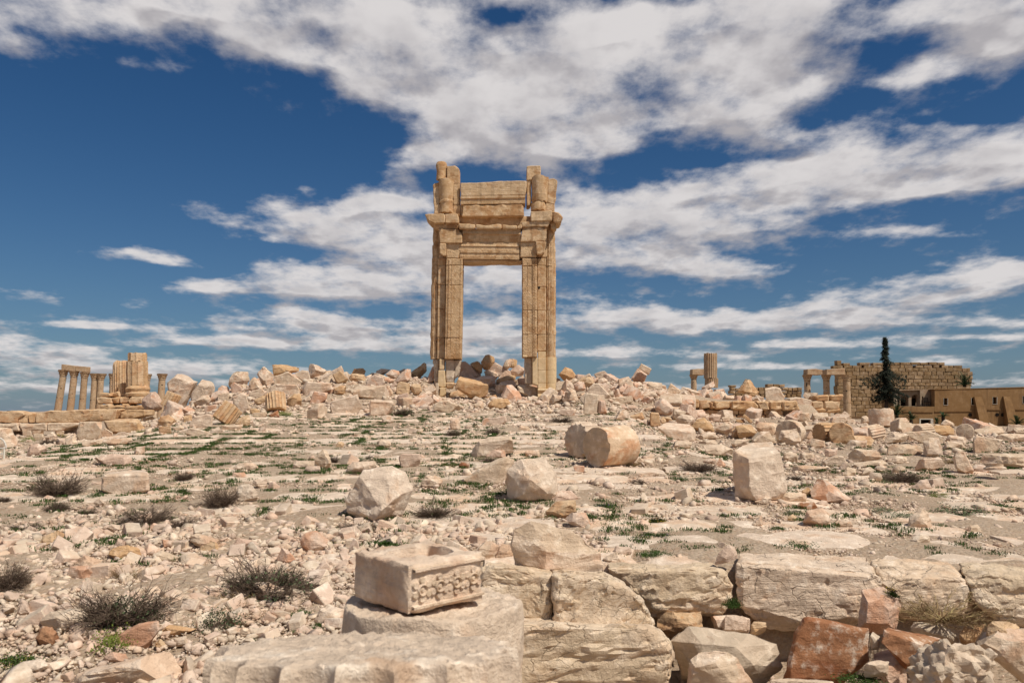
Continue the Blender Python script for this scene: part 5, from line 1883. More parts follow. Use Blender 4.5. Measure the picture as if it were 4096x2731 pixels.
K G: 275,1130 360,1060 560,1035 640,1080 620,1150 480,1202 340,1175|large smooth boulder under the big dark bush
K R: 245,1240 290,1160 370,1170 425,1240 400,1300 280,1292|red and white boulder near the lower left corner
K L: 0,1065 20,1000 100,1010 120,1070 50,1097|grey white boulder at the left edge of the rubble
K P: 120,1070 160,985 230,1000 240,1060 140,1092|pink mottled stone right of the edge boulder
K Pb: 790,1300 800,1250 960,1190 1010,1140 1130,1120 1140,1190 1090,1260 1030,1302 840,1327|long notched rock by the yellow green bush
K O: 1140,1205 1200,1150 1290,1160 1400,1180 1300,1202 1260,1227 1160,1217|low brown rock right of the notched rock
K O: 1100,1295 1140,1250 1195,1300 1180,1320 1110,1312|little tan stone against the notched rock
K L: 1240,1290 1240,1250 1330,1230 1340,1290 1250,1302|rounded white stone before the low brown rock
K P: 740,1400 740,1380 800,1345 900,1360 910,1410 750,1422|pale stone lying on the bare foreground slab
K P: 470,1375 520,1325 590,1360 570,1390 490,1387|pinkish stone at the bare slab's far side
K P: 490,1270 490,1230 560,1210 610,1270 530,1292|reddish small stone below the big dark bush
K L: 1360,560 1360,520 1400,500 1560,545 1590,600 1500,622 1420,602|long tan rock in the rubble below the rusty cornered rock
K P: 1115,590 1150,545 1250,555 1290,590 1180,612|flat pinkish rock left of the long tan rock
K L: 1085,650 1160,620 1290,680 1240,712 1160,692|flat mottled rock below the flat pinkish rock
K S: 540,1500 600,1465 900,1400 1250,1330 1300,1420 1290,1600 500,1600|broad bare slab at the bottom of the rubble slope|bare_slab
K S: 60,1490 150,1420 300,1390 360,1450 300,1502 80,1504|bare slab in the lower left corner|bare_slab
H L: 385,660 400,595 500,595 640,645 620,690 540,737 420,705|pale boulder before the dark sprawling bush
H L: 100,765 150,700 220,745 230,770 110,777|small pointed stone left of the pale boulder
H P: 550,435 590,340 640,360 700,440 620,457|upright pale stone below the rusty cornered rock
H L: 820,890 870,780 960,760 1070,800 1050,860 970,897 850,902|broad white rock by the standing drums
H O: 0,360 0,330 50,280 130,310 150,350 60,372|flat tan stone left of the upright pale stone
H P: 220,345 280,270 380,290 390,330 300,352|pink and tan stone in the mid left rubble
H L: 265,960 310,915 365,935 360,975 280,987|round white stone left of the broad white rock
I C @8.5: 40,800 50,590 120,560 662,622 662,1100 200,1100/120,525 650,572|cracked step block with carved basin drum before it
I C @8.4: 655,620 1020,640 1200,700 1345,750 1445,855 1470,960 1530,1070 1500,1100 655,1100/670,585 1120,628|cracked rounded end block beneath the fan shaped stone
I C @8.0: 250,1050 560,1035 1000,1040 1500,1075 1650,1180 1708,1290 1695,1430 1620,1580 250,1580/250,1000 1440,1030|massive cracked block lowest in the step wall
I C @9.5: 1125,580 1250,590 2110,590 2200,700 2205,830 2130,922 1510,932 1450,850 1440,700/1150,548 2040,540|long ochre step block left of the dark gap
I O @9.4: 1520,960 1935,952 1940,1080 1660,1172 1540,1082|brown block under the long ochre step block
I P @9.4: 1955,990 2200,980 2352,1010 2352,1112 2030,1092|pinkish block under the dark gap
I P: 2040,955 2120,840 2200,950 2200,985 2060,977|little pyramid stone standing in the dark gap
I L: 1610,962 1635,928 1655,950 1640,972|tiny pebble under the long ochre step block
I P @9.8: 2055,530 2080,450 2170,375 2225,400 2250,500 2200,550 2060,562|rusty footed stone perched over the dark gap
I L: 1090,500 1210,440 1280,520 1190,557 1110,525|pale angular stone on the pavement right of the fan shaped stone
I P: 1175,460 1200,390 1330,400 1345,450 1270,492 1190,465|pink stone behind the pale angular stone
I L @9.1: 305,330 330,250 480,182 620,205 820,260 930,330 1060,460 1115,560 1115,640 600,640 610,440,-.2 600,590,-.2 350,540 320,420|fan shaped half drum stone set upright on the step wall
Z G @8.7: 2679,2560 2755,2507 2900,2515 3000,2530 3108,2573 3131,2664 3052,2735 2760,2760|long yellow boulder with a slot cut in its top
Z L @7.7: 2750,2770 2760,2635 2790,2605 2900,2600 2960,2640 3015,2735 3020,2770|white sloped rock at the bottom edge
J X @9.5: 85,610 90,300 160,292 600,330 1180,380 1240,460 1230,490 1060,700 1050,732 600,772 380,742 100,645/110,208 600,210 1110,250|great white cracked step block right of the dark gap
J P @9.0: 1055,790 1055,700 1075,510 1190,480 1240,475 1370,570 1385,640 1370,700 1350,822 1140,812|tall pinkish stone leaning on the great white step block
J X @9.6: 1225,470 1330,400 1840,400 1920,450 1920,640 1880,692 1400,692 1340,610/1130,268 1500,258 1750,295|cracked white step block second from the right edge
J C @9.6: 1890,430 2040,395 2420,390 2420,760 2180,722 2150,610 1930,570/1830,292 2420,292|ochre step block at the right edge
J X @9.6: 2440,430 2560,395 3180,390 3230,470 3210,690 2500,700/2430,290 3180,290|long white step block continuing the step wall beyond the ochre one
J Rb @8.2: 480,1170 530,890 600,740 650,715 810,740 1130,810 1145,920 1130,1060 920,1227 500,1215|large red patina boulder in the right trench
J R @8.0: 1220,910 1250,820 1560,935 1560,1020 1440,1105 1250,945/1290,805 1700,890|tilted slab with a dark red face
J G @8.2: 1140,970 1150,830 1225,815 1212,967|thin grey slab between the two red stones
J G @7.9: 1095,1180 1100,1080 1200,1060 1290,1072 1285,1172|grey cube below the thin grey slab
J P @8.1: 1140,1000 1250,935 1420,1100 1430,1270 1280,1270|pinkish slab lying under the tilted red slab
J Gk @7.4: 1435,1160 1500,1040 1640,940 1700,920 1900,940 2080,990 2200,1080 2340,1270 1450,1270|knobbly white boulder in the lower right corner
J L @8.2: 1960,920 1990,840 2060,820 2420,800 2420,1220 2220,1100 2000,970|pale rounded block at the lower right edge
J O @8.25: 2050,860 2060,790 2100,755 2140,790 2420,770 2420,850 2260,917 2100,885|lumpy ochre rock lying on the pale rounded block
J G @9.0: 1460,800 1480,760 1700,770 1840,880 1850,940 1700,905 1480,840|grey rock behind the tilted red slab
J O @8.9: 1840,860 1900,780 2050,780 2000,840 1950,942 1860,935|brown rock left of the pale rounded block
J L @7.2: 340,1270 360,1220 430,1200 860,1225 1000,1270|flat rock top at the bottom edge under the red boulder
J O @9.2: 205,840 205,780 230,755 325,765 330,862 210,837|small brown block under the great white step block
J P @9.3: -20,830 0,705 130,710 205,760 200,835|rusty block left of the small brown block
'''
for ln in ROCKS.strip().split('\n'):
    rock_line(ln)


# ------------------------------------------------------------------ the standing drums and the carved basin in front
def front_drum(cx, cy, zc, r, h, tilt, flutes, label, wob, notch=None, fl=.06, sy=1.):
    seg = flutes * 10 if flutes else 200
    V, Fa = [], []
    s = Vector((random.random() * 40, 2, 5))
    rows = [(-h, 1.0), (-h * .75, 1.0), (-h * .5, 1.0), (-h * .4, 1.0), (-h * .3, 1.0), (-h * .22, 1.0), (-h * .15, 1.0), (-h * .1, 1), (-h * .07, 1), (-.05, 1), (-.025, .998), (-.008, .99), (0, .97)]
    rings = [(0, k) for k in (.95, .92, .89, .86, .83, .8, .76, .72, .68, .64, .6, .56, .52, .48, .44, .4, .35, .3, .25, .2, .15, .1, .03)]

    def rad(a, z):
        rr = r
        if flutes:
            ph = (a * flutes / (2 * math.pi)) % 1
            rr -= fl * r * math.sqrt(max(0, 1 - (2 * ph - 1) ** 2)) * min(1, .8 + max(0, -z) * 4)
        p = Vector((math.cos(a), math.sin(a), z * 2))
        rr += wob * r * (noise.noise(p * 1.7 + s) + .5 * noise.noise(p * 5 + s) + .25 * noise.noise(p * 14 + s))
        return rr
    for (z, k) in rows + rings:
        for i in range(seg):
            a = 2 * math.pi * i / seg
            rr = rad(a, z) * k
            x, y = math.cos(a) * rr, math.sin(a) * rr * sy
            dz = 0
            if z > -.06:
                p = Vector((x * 5, y * 5, 0)) + s
                dz = .018 * noise.noise(p) + .013 * noise.noise(p * 2.6) + .011 * noise.noise(p * 6) + .007 * noise.noise(p * 13)
                if notch:
                    dz -= notch * max(0, noise.noise(Vector((x * 2.2, y * 2.2, 3)) + s))
            V.append((x, y, z + dz))
    n = len(rows + rings)
    for j in range(n - 1):
        for i in range(seg):
            k2 = (i + 1) % seg
            Fa.append((j * seg + i, j * seg + k2, (j + 1) * seg + k2, (j + 1) * seg + i))
    Fa.append(tuple((n - 1) * seg + i for i in range(seg)))
    Rm = Matrix.Rotation(tilt, 3, 'X')
    V = [Rm @ Vector(v) + Vector((cx, cy, zc)) for v in V]
    o = mesh_np('column_drum', V, Fa, MAT['S'], None, smooth=32)
    return tag(o, label, 'column drum')


front_drum(-.60, 3.42, 1.225, .635, 1.3, RAD(-9.5), 20, 'nearest worn column drum with scalloped fluted rim', .026, .035, .12)
front_drum(-.445, 4.62, 1.135, .505, 1.3, RAD(-2), 0, 'cracked round drum carrying the carved basin', .035, .03)


def build_basin():
    ang = RAD(41)
    ex, ey = Vector((math.cos(ang), math.sin(ang), 0)), Vector((-math.sin(ang), math.cos(ang), 0))
    corner = at(*px('Z', 1630, 2455), 4.17)
    b, a, h = .5, .56, .255
    o = corner
    s = Vector((4, 9, 1))
    N = 34
    hole = (.25, .82, .27, .76)

    def P(u, v, w):
        return o + ex * (u * b) + ey * (v * a) + Vector((0, 0, w * h + .012 * u - .012))
    bm = bmesh.new()
    faces = []
    M = 28

    def grid(fn):
        vs = [[bm.verts.new(fn(i / M, j / M)) for i in range(M + 1)] for j in range(M + 1)]
        for j in range(M):
            for i in range(M):
                bm.faces.new((vs[j][i], vs[j][i + 1], vs[j + 1][i + 1], vs[j + 1][i]))
    grid(lambda u, w: P(u, 0, w))
    grid(lambda u, w: P(u, 1, w))
    grid(lambda v, w: P(0, v, w))
    grid(lambda v, w: P(1, v, w))
    grid(lambda u, v: P(u, v, 0))
    K = 28

    def top(u, v):
        du = min((u - hole[0]) / .07, (hole[1] - u) / .07)
        dv = min((v - hole[2]) / .08, (hole[3] - v) / .08)
        d = max(0, min(1, min(du, dv) + .25 * noise.noise(Vector((u * 6, v * 6, 2)))))
        d = d * d * (3 - 2 * d)
        return P(u, v, 1 - .5 * d)
    vs = [[bm.verts.new(top(i / K, j / K)) for i in range(K + 1)] for j in range(K + 1)]
    for j in range(K):
        for i in range(K):
            bm.faces.new((vs[j][i], vs[j][i + 1], vs[j + 1][i + 1], vs[j + 1][i]))
    bmesh.ops.remove_doubles(bm, verts=bm.verts[:], dist=.001)
    bmesh.ops.recalc_face_normals(bm, faces=bm.faces[:])
    bm.normal_update()
    c = P(.5, .5, .5)
    for v in bm.verts:
        p = v.co * 7
        e = v.co - c
        eu, ev, ew = abs(e.dot(ex)) / (b / 2), abs(e.dot(ey)) / (a / 2), abs(e.z) / (h / 2)
        cnt = sorted((eu, ev, ew))
        rnd = max(0, cnt[1] - .86) * .10
        v.co += v.normal * (.012 * noise.noise(p + s) + .008 * noise.noise(p * 2.4 + s) + .004 * noise.noise(p * 6 + s)) - e.normalized() * rnd
        if ew > .9 and e.z > 0:
            v.co.z += .018 * noise.noise(Vector((v.co.x * 9, v.co.y * 9, 0)) + s)
    ob = finish_bm(bm, 'carved_basin', MAT['L'], None, 50)
    tag(ob, 'hollow square stone basin carved with a row of rosettes on its right face', 'stone basin')

    def F_(u, w, out):
        return P(u, 0, w) - ey * out
    # a fillet above and below the rosettes
    for w0, w1, out in ((.84, .9, .022), (.1, .16, .014)):
        V = []
        for u in np.linspace(.06, .985, 16):
            j = .006 * noise.noise(Vector((u * 9, w0 * 9, 0)))
            V += [F_(u, w0, -.01), F_(u, w0 + .01, out + j), F_(u, w1, out + j), F_(u, w1 + .015, -.01)]
        Fa = [(4 * i + k, 4 * i + 4 + k, 4 * i + 5 + k, 4 * i + 1 + k) for i in range(15) for k in range(3)]
        mesh_np('fillet', V, Fa, MAT['L'], ob, smooth=50)
    for i in range(4):
        uc, wc = .17 + .222 * i, .47 + .01 * i
        bm = bmesh.new()

        def disc(u0, w0, r, z, prof, seg=16):
            rings = []
            for k, hh in prof:
                rings.append([bm.verts.new(F_(u0 + math.cos(2 * math.pi * q / seg) * r * k / b, w0 + math.sin(2 * math.pi * q / seg) * r * k / h, z + hh * 1.15)) for q in range(seg)])
            for A, B in zip(rings, rings[1:]):
                for q in range(seg):
                    bm.faces.new((A[q], A[(q + 1) % seg], B[(q + 1) % seg], B[q]))
            bm.faces.new(rings[-1])
        disc(uc, wc, .032, 0, [(1, -.01), (1, .014), (.85, .02), (.72, .016), (.62, .004), (.5, .006), (.25, .014)])
        for k in range(6):
            an = math.pi * 2 * k / 6 + .5
            disc(uc + math.cos(an) * .047 / b, wc + math.sin(an) * .047 / h, .0185, 0, [(1, -.008), (.96, .008), (.8, .012), (.45, .011)], 12)
        bmesh.ops.recalc_face_normals(bm, faces=bm.faces[:])
        finish_bm(bm, 'rosette', MAT['L'], ob, 40)


build_basin()

# ------------------------------------------------------------------ rubble
def rubble_variant(k, blocky):
    rnd = random.Random(100 + k)
    bm = bmesh.new()
    ax = (1, rnd.uniform(.65, 1), rnd.uniform(.45, .8))
    if blocky:
        pts = [Vector((sx * ax[0] * rnd.uniform(.8, 1.05), sy * ax[1] * rnd.uniform(.75, 1.05), sz * ax[2] * rnd.uniform(.75, 1.05))) for sx in (-1, 1) for sy in (-1, 1) for sz in (-1, 1)]
        for _ in range(3):
            pts.append(Vector((rnd.uniform(-1, 1) * ax[0], rnd.uniform(-1, 1) * ax[1], rnd.choice((-1, 1)) * ax[2] * 1.02)))
    else:
        pts = []
        for _ in range(15):
            d = Vector((rnd.gauss(0, 1), rnd.gauss(0, 1), rnd.gauss(0, 1))).normalized()
            m = max(abs(d.x), abs(d.y), abs(d.z))
            d = d / (m ** .55)
            pts.append(Vector((d.x * ax[0], d.y * ax[1], d.z * ax[2])) * rnd.uniform(.75, 1.05))
    for p in pts:
        bm.verts.new(p * .5)
    r = bmesh.ops.convex_hull(bm, input=bm.verts[:])
    dead = {g for key in ('geom_interior', 'geom_unused') for g in r[key] if isinstance(g, bmesh.types.BMVert)}
    if dead:
        bmesh.ops.delete(bm, geom=list(dead), context='VERTS')
    bmesh.ops.dissolve_limit(bm, angle_limit=RAD(8), verts=bm.verts[:], edges=bm.edges[:])
    bmesh.ops.bevel(bm, geom=bm.edges[:], offset=.035, offset_type='OFFSET', segments=1, profile=.5, affect='EDGES', clamp_overlap=True)
    return bm


SMALL, BIG = [], []
for k in range(14):
    bm = rubble_variant(k, k % 3 == 0)
    bmesh.ops.triangulate(bm, faces=bm.faces[:])
    V = np.array([v.co[:] for v in bm.verts])
    Fa = np.array([[v.index for v in f.verts] for f in bm.faces])
    bm.free()
    me = bpy.data.meshes.new('rubble_stone')
    me.from_pydata([tuple(v) for v in V], [], [tuple(int(i) for i in f) for f in Fa])
    shade(me, 25)
    # plain hull without worn edges for the many small ones
    bm = rubble_variant(k, k % 3 == 0)
    bm.free()
    SMALL.append((V, Fa, me))
TINY = []
for k in range(10):
    rnd = random.Random(500 + k)
    bm = bmesh.new()
    for _ in range(11):
        d = Vector((rnd.gauss(0, 1), rnd.gauss(0, 1), rnd.gauss(0, 1))).normalized()
        d = d / (max(abs(d.x), abs(d.y), abs(d.z)) ** .6)
        bm.verts.new(Vector((d.x * .5, d.y * .42, d.z * .33)))
    bmesh.ops.convex_hull(bm, input=bm.verts[:])
    loose = [v for v in bm.verts if not v.link_faces]
    bmesh.ops.delete(bm, geom=loose, context='VERTS')
    bmesh.ops.triangulate(bm, faces=bm.faces[:])
    bm.verts.index_update()
    TINY.append((np.array([v.co[:] for v in bm.verts]), np.array([[v.index for v in f.verts] for f in bm.faces])))
    bm.free()
for k in range(9):
    bm = rubble_variant(40 + k, k % 4 != 3)
    rough_up(bm, 1.0, .9, .6, 0, k * 1.7, 6)
    bmesh.ops.recalc_face_normals(bm, faces=bm.faces[:])
    me = bpy.data.meshes.new('rubble_block')
    bm.to_mesh(me)
    bm.free()
    shade(me, 28)
    BIG.append(me)


def rot_z_tilt(n):
    a = RNG.uniform(0, 2 * np.pi, n)
    t, p = RNG.normal(0, .35, n), RNG.normal(0, .35, n)
    ca, sa, ct, st_, cp_, sp_ = np.cos(a), np.sin(a), np.cos(t), np.sin(t), np.cos(p), np.sin(p)
    Rz = np.zeros((n, 3, 3)); Rz[:, 0, 0] = ca; Rz[:, 0, 1] = -sa; Rz[:, 1, 0] = sa; Rz[:, 1, 1] = ca; Rz[:, 2, 2] = 1
    Rx = np.zeros((n, 3, 3)); Rx[:, 0, 0] = 1; Rx[:, 1, 1] = ct; Rx[:, 1, 2] = -st_; Rx[:, 2, 1] = st_; Rx[:, 2, 2] = ct
    Ry = np.zeros((n, 3, 3)); Ry[:, 1, 1] = 1; Ry[:, 0, 0] = cp_; Ry[:, 0, 2] = sp_; Ry[:, 2, 0] = -sp_; Ry[:, 2, 2] = cp_
    return Rz @ Rx @ Ry


def clump(x, y, f, s):
    return np.array([noise.noise(Vector((a * f, b * f, s))) for a, b in zip(x, y)])


def scatter(n, x0, x1, y0, y1, s0, s1, power, wedge=True, keep=None):
    """Stones strewn over a patch of ground, sizes heavy tailed between s0 and s1."""
    y = y0 + (y1 - y0) * RNG.random(n)
    x = RNG.uniform(x0, x1, n)
    if wedge:
        k = np.abs(x) < .8 * y + 4.5
        x, y = x[k], y[k]
    s = s0 * (1 - RNG.random(len(x)) * (1 - (s1 / s0) ** -power)) ** (-1 / power)
    k = clump(x, y, .55, 3.3) + .5 * clump(x, y, 1.7, 8.1) > RNG.uniform(-1.05, .5, len(x)) if keep is None else keep(x, y)
    return np.stack([x[k], y[k], s[k]], 1)


def no_step(x, y):
    k = ~((y < 10.4) & (x > -1.2)) & (clump(x, y, .55, 3.3) + .4 * clump(x, y, 1.7, 8.1) > RNG.uniform(-1.2, .35, len(x)))
    return k & ~((y > 10.3) & (y < 13) & (x > .5) & (RNG.random(len(x)) < .2))


P_ = [scatter(36000, -14, 1.5, 5.2, 13.5, .03, .22, 2.2, keep=no_step),
      scatter(7000, -13, -.2, 6.0, 12.5, .07, .3, 2.1, keep=no_step),
      scatter(62000, -26, 22, 10, 36, .032, .22, 2.5, keep=no_step),
      scatter(2300, -26, 22, 12, 36, .08, .42, 2.3, keep=no_step),
      scatter(2500, -3, 9, 12.5, 32, .07, .3, 2.2, keep=no_step)]
rub = np.concatenate(P_)
P_ = [scatter(6500, -20, 10, 34, 47.5, .1, .5, 1.9, keep=lambda x, y: RNG.random(len(x)) < .9),
      scatter(1200, 6, 24, 32, 44, .08, .4, 2., keep=lambda x, y: RNG.random(len(x)) < .9),
      scatter(1500, 5, 45, 20, 60, .1, .4, 2.1, keep=lambda x, y: RNG.random(len(x)) < .9),
      scatter(1500, -34, -12, 30, 46, .1, .45, 2., keep=lambda x, y: RNG.random(len(x)) < .9),
      np.stack([RNG.normal(7.6, 1.0, 700), RNG.uniform(40, 47, 700), RNG.uniform(.12, .4, 700)], 1)]
rub2 = np.concatenate(P_)
tr = np.stack([RNG.uniform(1.2, 6.5, 500), RNG.uniform(7.0, 9.2, 500), RNG.uniform(.03, .16, 500)], 1)
allr = np.concatenate([rub, rub2, tr])
zs = H(allr[:, 0], allr[:, 1])
U, W = np.empty(len(allr)), np.empty(len(allr))
zc = zs - EYE
fw = allr[:, 1] * CP + zc * SP
U = 2048 + F * allr[:, 0] / fw
W = 1365.5 - F * (-allr[:, 1] * SP + zc * CP) / fw
app = allr[:, 2] / allr[:, 1] * F
inview = (U > 10) & (U < 4086) & (W < 2720)
# keep the stones from standing in front of the blocks placed one by one
BX = np.array(BOXES)
ok = np.ones(len(allr), bool)
for (u0, v0, u1, v1, Yb) in BX:
    w_, h_ = u1 - u0, v1 - v0
    ok &= ~((U > u0 + .06 * w_) & (U < u1 - .06 * w_) & (W > v0 + .2 * h_) & (W < v1 + .02 * h_) & (app > .3 * np.sqrt(w_ * h_)) & (allr[:, 1] < Yb + .6))
big = np.nonzero(inview & ok)[0]
big = big[np.argsort(-app[big])][:296]
isbig = np.zeros(len(allr), bool)
isbig[big] = True


def area(x, y):
    if y > 33.5 and x < -11:
        return 'loose chunk of pale stone in the gravel beside the left wall and slope', 'loose stones by the left wall'
    if y > 33.5 and x < 10:
        return 'loose chunk of pale stone strewn on the mound slope around the gateway', 'loose stones on the mound slope'
    if y > 20 and x > 5.5:
        return 'loose chunk of pale stone lying among the drums of the right field', 'loose stones among the drums'
    if y < 9.4 and x > .2:
        return 'loose chunk of stone lying in the trench below the step blocks', 'loose stones in the trench'
    if y < 13.5 and x < .5:
        return 'loose pinkish white stone in the dense rubble of the left foreground', 'rubble stones of the left foreground'
    if x > 1.5:
        return 'loose stone on the pavement between the huge drum and the step blocks', 'loose stones on the right pavement'
    return 'loose stone scattered over the grassy pavement left of the huge drum', 'loose stones on the grassy pavement'


ROT = rot_z_tilt(len(allr))
ASP = RNG.uniform(.75, 1.3, (len(allr), 3))
for i in big:
    me = SMALL[i % len(SMALL)][2]
    o = bpy.data.objects.new('rubble_stone', me)
    if not me.materials:
        me.materials.append(MAT['B'])
    s = allr[i, 2]
    o.matrix_world = Matrix.Translation((allr[i, 0], allr[i, 1], zs[i] + .12 * s)) @ Matrix(ROT[i].tolist()).to_4x4() @ Matrix.Diagonal((*(ASP[i] * s), 1))
    link(o)
    l, g = area(allr[i, 0], allr[i, 1])
    tag(o, l, 'stone', g)


def stuff_rubble(idx, lib, name, mat):
    VV, FF, off = [], [], 0
    pick = RNG.integers(0, len(lib), len(idx))
    for k in range(len(lib)):
        ii = idx[pick == k]
        if len(ii) == 0:
            continue
        V, Fa = lib[k][0], lib[k][1]
        s = allr[ii, 2]
        W3 = np.einsum('nij,nvj->nvi', ROT[ii], V[None] * (ASP[ii] * s[:, None])[:, None, :])
        W3 += np.stack([allr[ii, 0], allr[ii, 1], zs[ii] + .1 * s], 1)[:, None, :]
        VV.append(W3.reshape(-1, 3))
        FF.append((Fa[None] + (np.arange(len(ii)) * len(V))[:, None, None]).reshape(-1, 3) + off)
        off += len(ii) * len(V)
    o = mesh_np(name, np.concatenate(VV), np.concatenate(FF), mat, loc=(0, 0, 0))
    return tag(o, kind='stuff')


rest = np.nonzero(~isbig & ok)[0]
st_ = stuff_rubble(rest, TINY, 'scattered_rubble', MAT['B'])
# finest gravel, only near enough to be told from the ground
n = 150000
y = 4.8 + 21 * RNG.random(n) ** 1.35
x = RNG.uniform(-1, 1, n) * (.68 * y + 1.5)
k = no_step(x, y)
gx = np.stack([x[k], y[k], RNG.uniform(.012, .04, k.sum())], 1)
allr, zs = gx, H(gx[:, 0], gx[:, 1])
ROT, ASP = rot_z_tilt(len(gx)), RNG.uniform(.75, 1.3, (len(gx), 3))
stuff_rubble(np.arange(len(gx)), TINY, 'gravel', MAT['B'])

# blocks filling the heap between those placed one by one
def fill(n, x0, x1, y0, y1, s0, s1, label, group, test=None):
    made = 0
    for _ in range(n * 6):
        if made >= n:
            break
        x, y = random.uniform(x0, x1), random.uniform(y0, y1)
        if test and not test(x, y):
            continue
        s = s0 + (s1 - s0) * random.random() ** 1.8
        z = Hs(x, y)
        u, v = project(x, y, z + .25 * s)
        r = .5 * s / y * F
        bad = False
        for (u0, v0, u1, v1, Yb) in BOXES:
            if u0 - .5 * r < u < u1 + .5 * r and v0 - .55 * r < v < v1 + .25 * r and y < Yb + .5:
                bad = True
                break
        if bad or (abs(x + 1) < 4 and 42.4 < y < 46):
            continue
        me = random.choice(BIG)
        if not me.materials:
            me.materials.append(MAT['P'] if random.random() < .3 else MAT['L'])
        o = bpy.data.objects.new('rubble_block', me)
        o.location = (x, y, z + .15 * s)
        o.rotation_euler = (random.gauss(0, .4), random.gauss(0, .4), random.uniform(0, 6.28))
        o.scale = [s * random.uniform(.8, 1.25) for _ in range(3)]
        link(o)
        tag(o, label, 'stone block', group)
        made += 1


fill(105, -18, 9.5, 39, 48.5, .5, 1.25, 'tumbled limestone block wedged in the great rubble mound around the gateway', 'filling blocks of the mound')
fill(40, -18.5, -3.2, 36, 42, .35, .9, 'half buried limestone block low on the mound left of the gateway', 'low blocks left of the gateway')
fill(36, 3, 9, 36.5, 44, .35, .9, 'half buried limestone block on the mound slope right of the gateway', 'low blocks right of the gateway')
fill(26, 9, 18, 33, 43.5, .35, .85, 'loose limestone block at the foot of the ashlar podium', 'blocks below the podium')
fill(26, 9.5, 19, 45.5, 49, .5, 1.1, 'tumbled limestone block lying on top of the ashlar podium', 'blocks on the podium')
fill(46, 7, 42, 22, 58, .5, 1.2, 'worn limestone block among the fallen drums of the right field', 'blocks among the drums', lambda x, y: abs(x) < .7 * y and x > 4 + .12 * y)
fill(24, -33, -15, 36, 44.5, .4, 1., 'worn limestone block in the litter before the left wall', 'blocks before the left wall')

# ------------------------------------------------------------------ plants
def blades(pts, mat, name, per, h0, h1, spread, wid, lean=.7):
    n = len(pts)
    B = np.repeat(pts, per, 0)
    m = len(B)
    az = RNG.uniform(0, 2 * np.pi, m)
    B = B + np.stack([np.cos(az) * RNG.random(m) * spread, np.sin(az) * RNG.random(m) * spread, np.zeros(m)], 1)
    hh = RNG.uniform(h0, h1, m)
    a2 = RNG.uniform(0, 2 * np.pi, m)
    dirv = np.stack([np.cos(a2) * lean * RNG.random(m), np.sin(a2) * lean * RNG.random(m), np.ones(m)], 1)
    dirv /= np.linalg.norm(dirv, axis=1)[:, None]
    sd = np.stack([-np.sin(a2), np.cos(a2), np.zeros(m)], 1) * wid
    T = B + dirv * hh[:, None]
    Mi = B + dirv * (hh * .55)[:, None] + np.array([0, 0, .004])
    V = np.stack([B - sd * .4, B + sd * .4, Mi + sd, Mi - sd, T + np.array([0, 0, -.15]) * hh[:, None]], 1).reshape(-1, 3)
    b = np.arange(m)[:, None] * 5
    Fa = np.concatenate([b + np.array([[0, 1, 2]]), b + np.array([[0, 2, 3]]), b + np.array([[3, 2, 4]])])
    return mesh_np(name, V, Fa, mat, loc=(0, 0, 0))


J_ = np.array(JOINTS)
J_ = J_[(np.abs(J_[:, 0]) < .68 * J_[:, 1] + 2) & (J_[:, 1] > 9.8)]
dens = np.array([noise.noise(Vector((a * .22, b * .3, 5.5))) + .55 * noise.noise(Vector((a * .8, b * .9, 1.5))) for a, b in J_])
mid = np.clip(1 - np.abs((J_[:, 0] + 5) / 10), 0, 1) * np.clip(1 - np.abs(J_[:, 1] - 24) / 14, 0, 1)
pick = RNG.random(len(J_)) < np.clip(.06 + .8 * dens + .55 * mid, 0, .95)
gp = J_[pick]
gp = gp + RNG.normal(0, .05, gp.shape)
ex = np.stack([RNG.uniform(-1, 1, 3600), 10 + 24 * RNG.random(3600)], 1)
ex[:, 0] *= .66 * ex[:, 1]
dd = np.array([noise.noise(Vector((a * .5, b * .6, 15.5))) for a, b in ex])
ex = ex[dd > .16]
ex = ex[~((ex[:, 1] < 10.5) & (ex[:, 0] > -1))]
gp = np.concatenate([gp, ex])
gz = H(gp[:, 0], gp[:, 1]) + .02
o = blades(np.column_stack([gp, gz]), MAT['grass'], 'joint_grass', 55, .02, .085, .15, .0055)
tag(o, kind='stuff')


def twig_mesh(seed, n=260, side=4, spread=1., up=.8):
    """A dry bush one metre wide."""
    rnd = random.Random(seed)
    V, Fa = [], []
    for _ in range(n):
        az = rnd.uniform(0, 6.283)
        el = abs(rnd.gauss(.75, .38)) * up
        L = rnd.uniform(.22, .6) * (.85 + .25 * math.sin(az * 2 + seed))
        p = Vector((math.cos(az) * rnd.random() * .13, math.sin(az) * rnd.random() * .13, 0))
        d = Vector((math.cos(az) * math.cos(el) * spread, math.sin(az) * math.cos(el) * spread, math.sin(el)))
        for k in range(4):
            q = p + (d + Vector((rnd.gauss(0, .22), rnd.gauss(0, .22), rnd.gauss(0, .18)))) * L / 4
            tube(V, Fa, p, q, .0085 * (1 - k * .2), .0085 * (.8 - k * .2) + .001, 3)
            for _ in range(side if k else 1):
                sd = (d + Vector((rnd.gauss(0, .8), rnd.gauss(0, .8), rnd.gauss(.15, .6)))).normalized()
                tube(V, Fa, q, q + sd * rnd.uniform(.05, .15), .0035, .0012, 3)
            p = q
    me = bpy.data.meshes.new('twigs')
    me.from_pydata([tuple(v) for v in V], [], Fa)
    return me


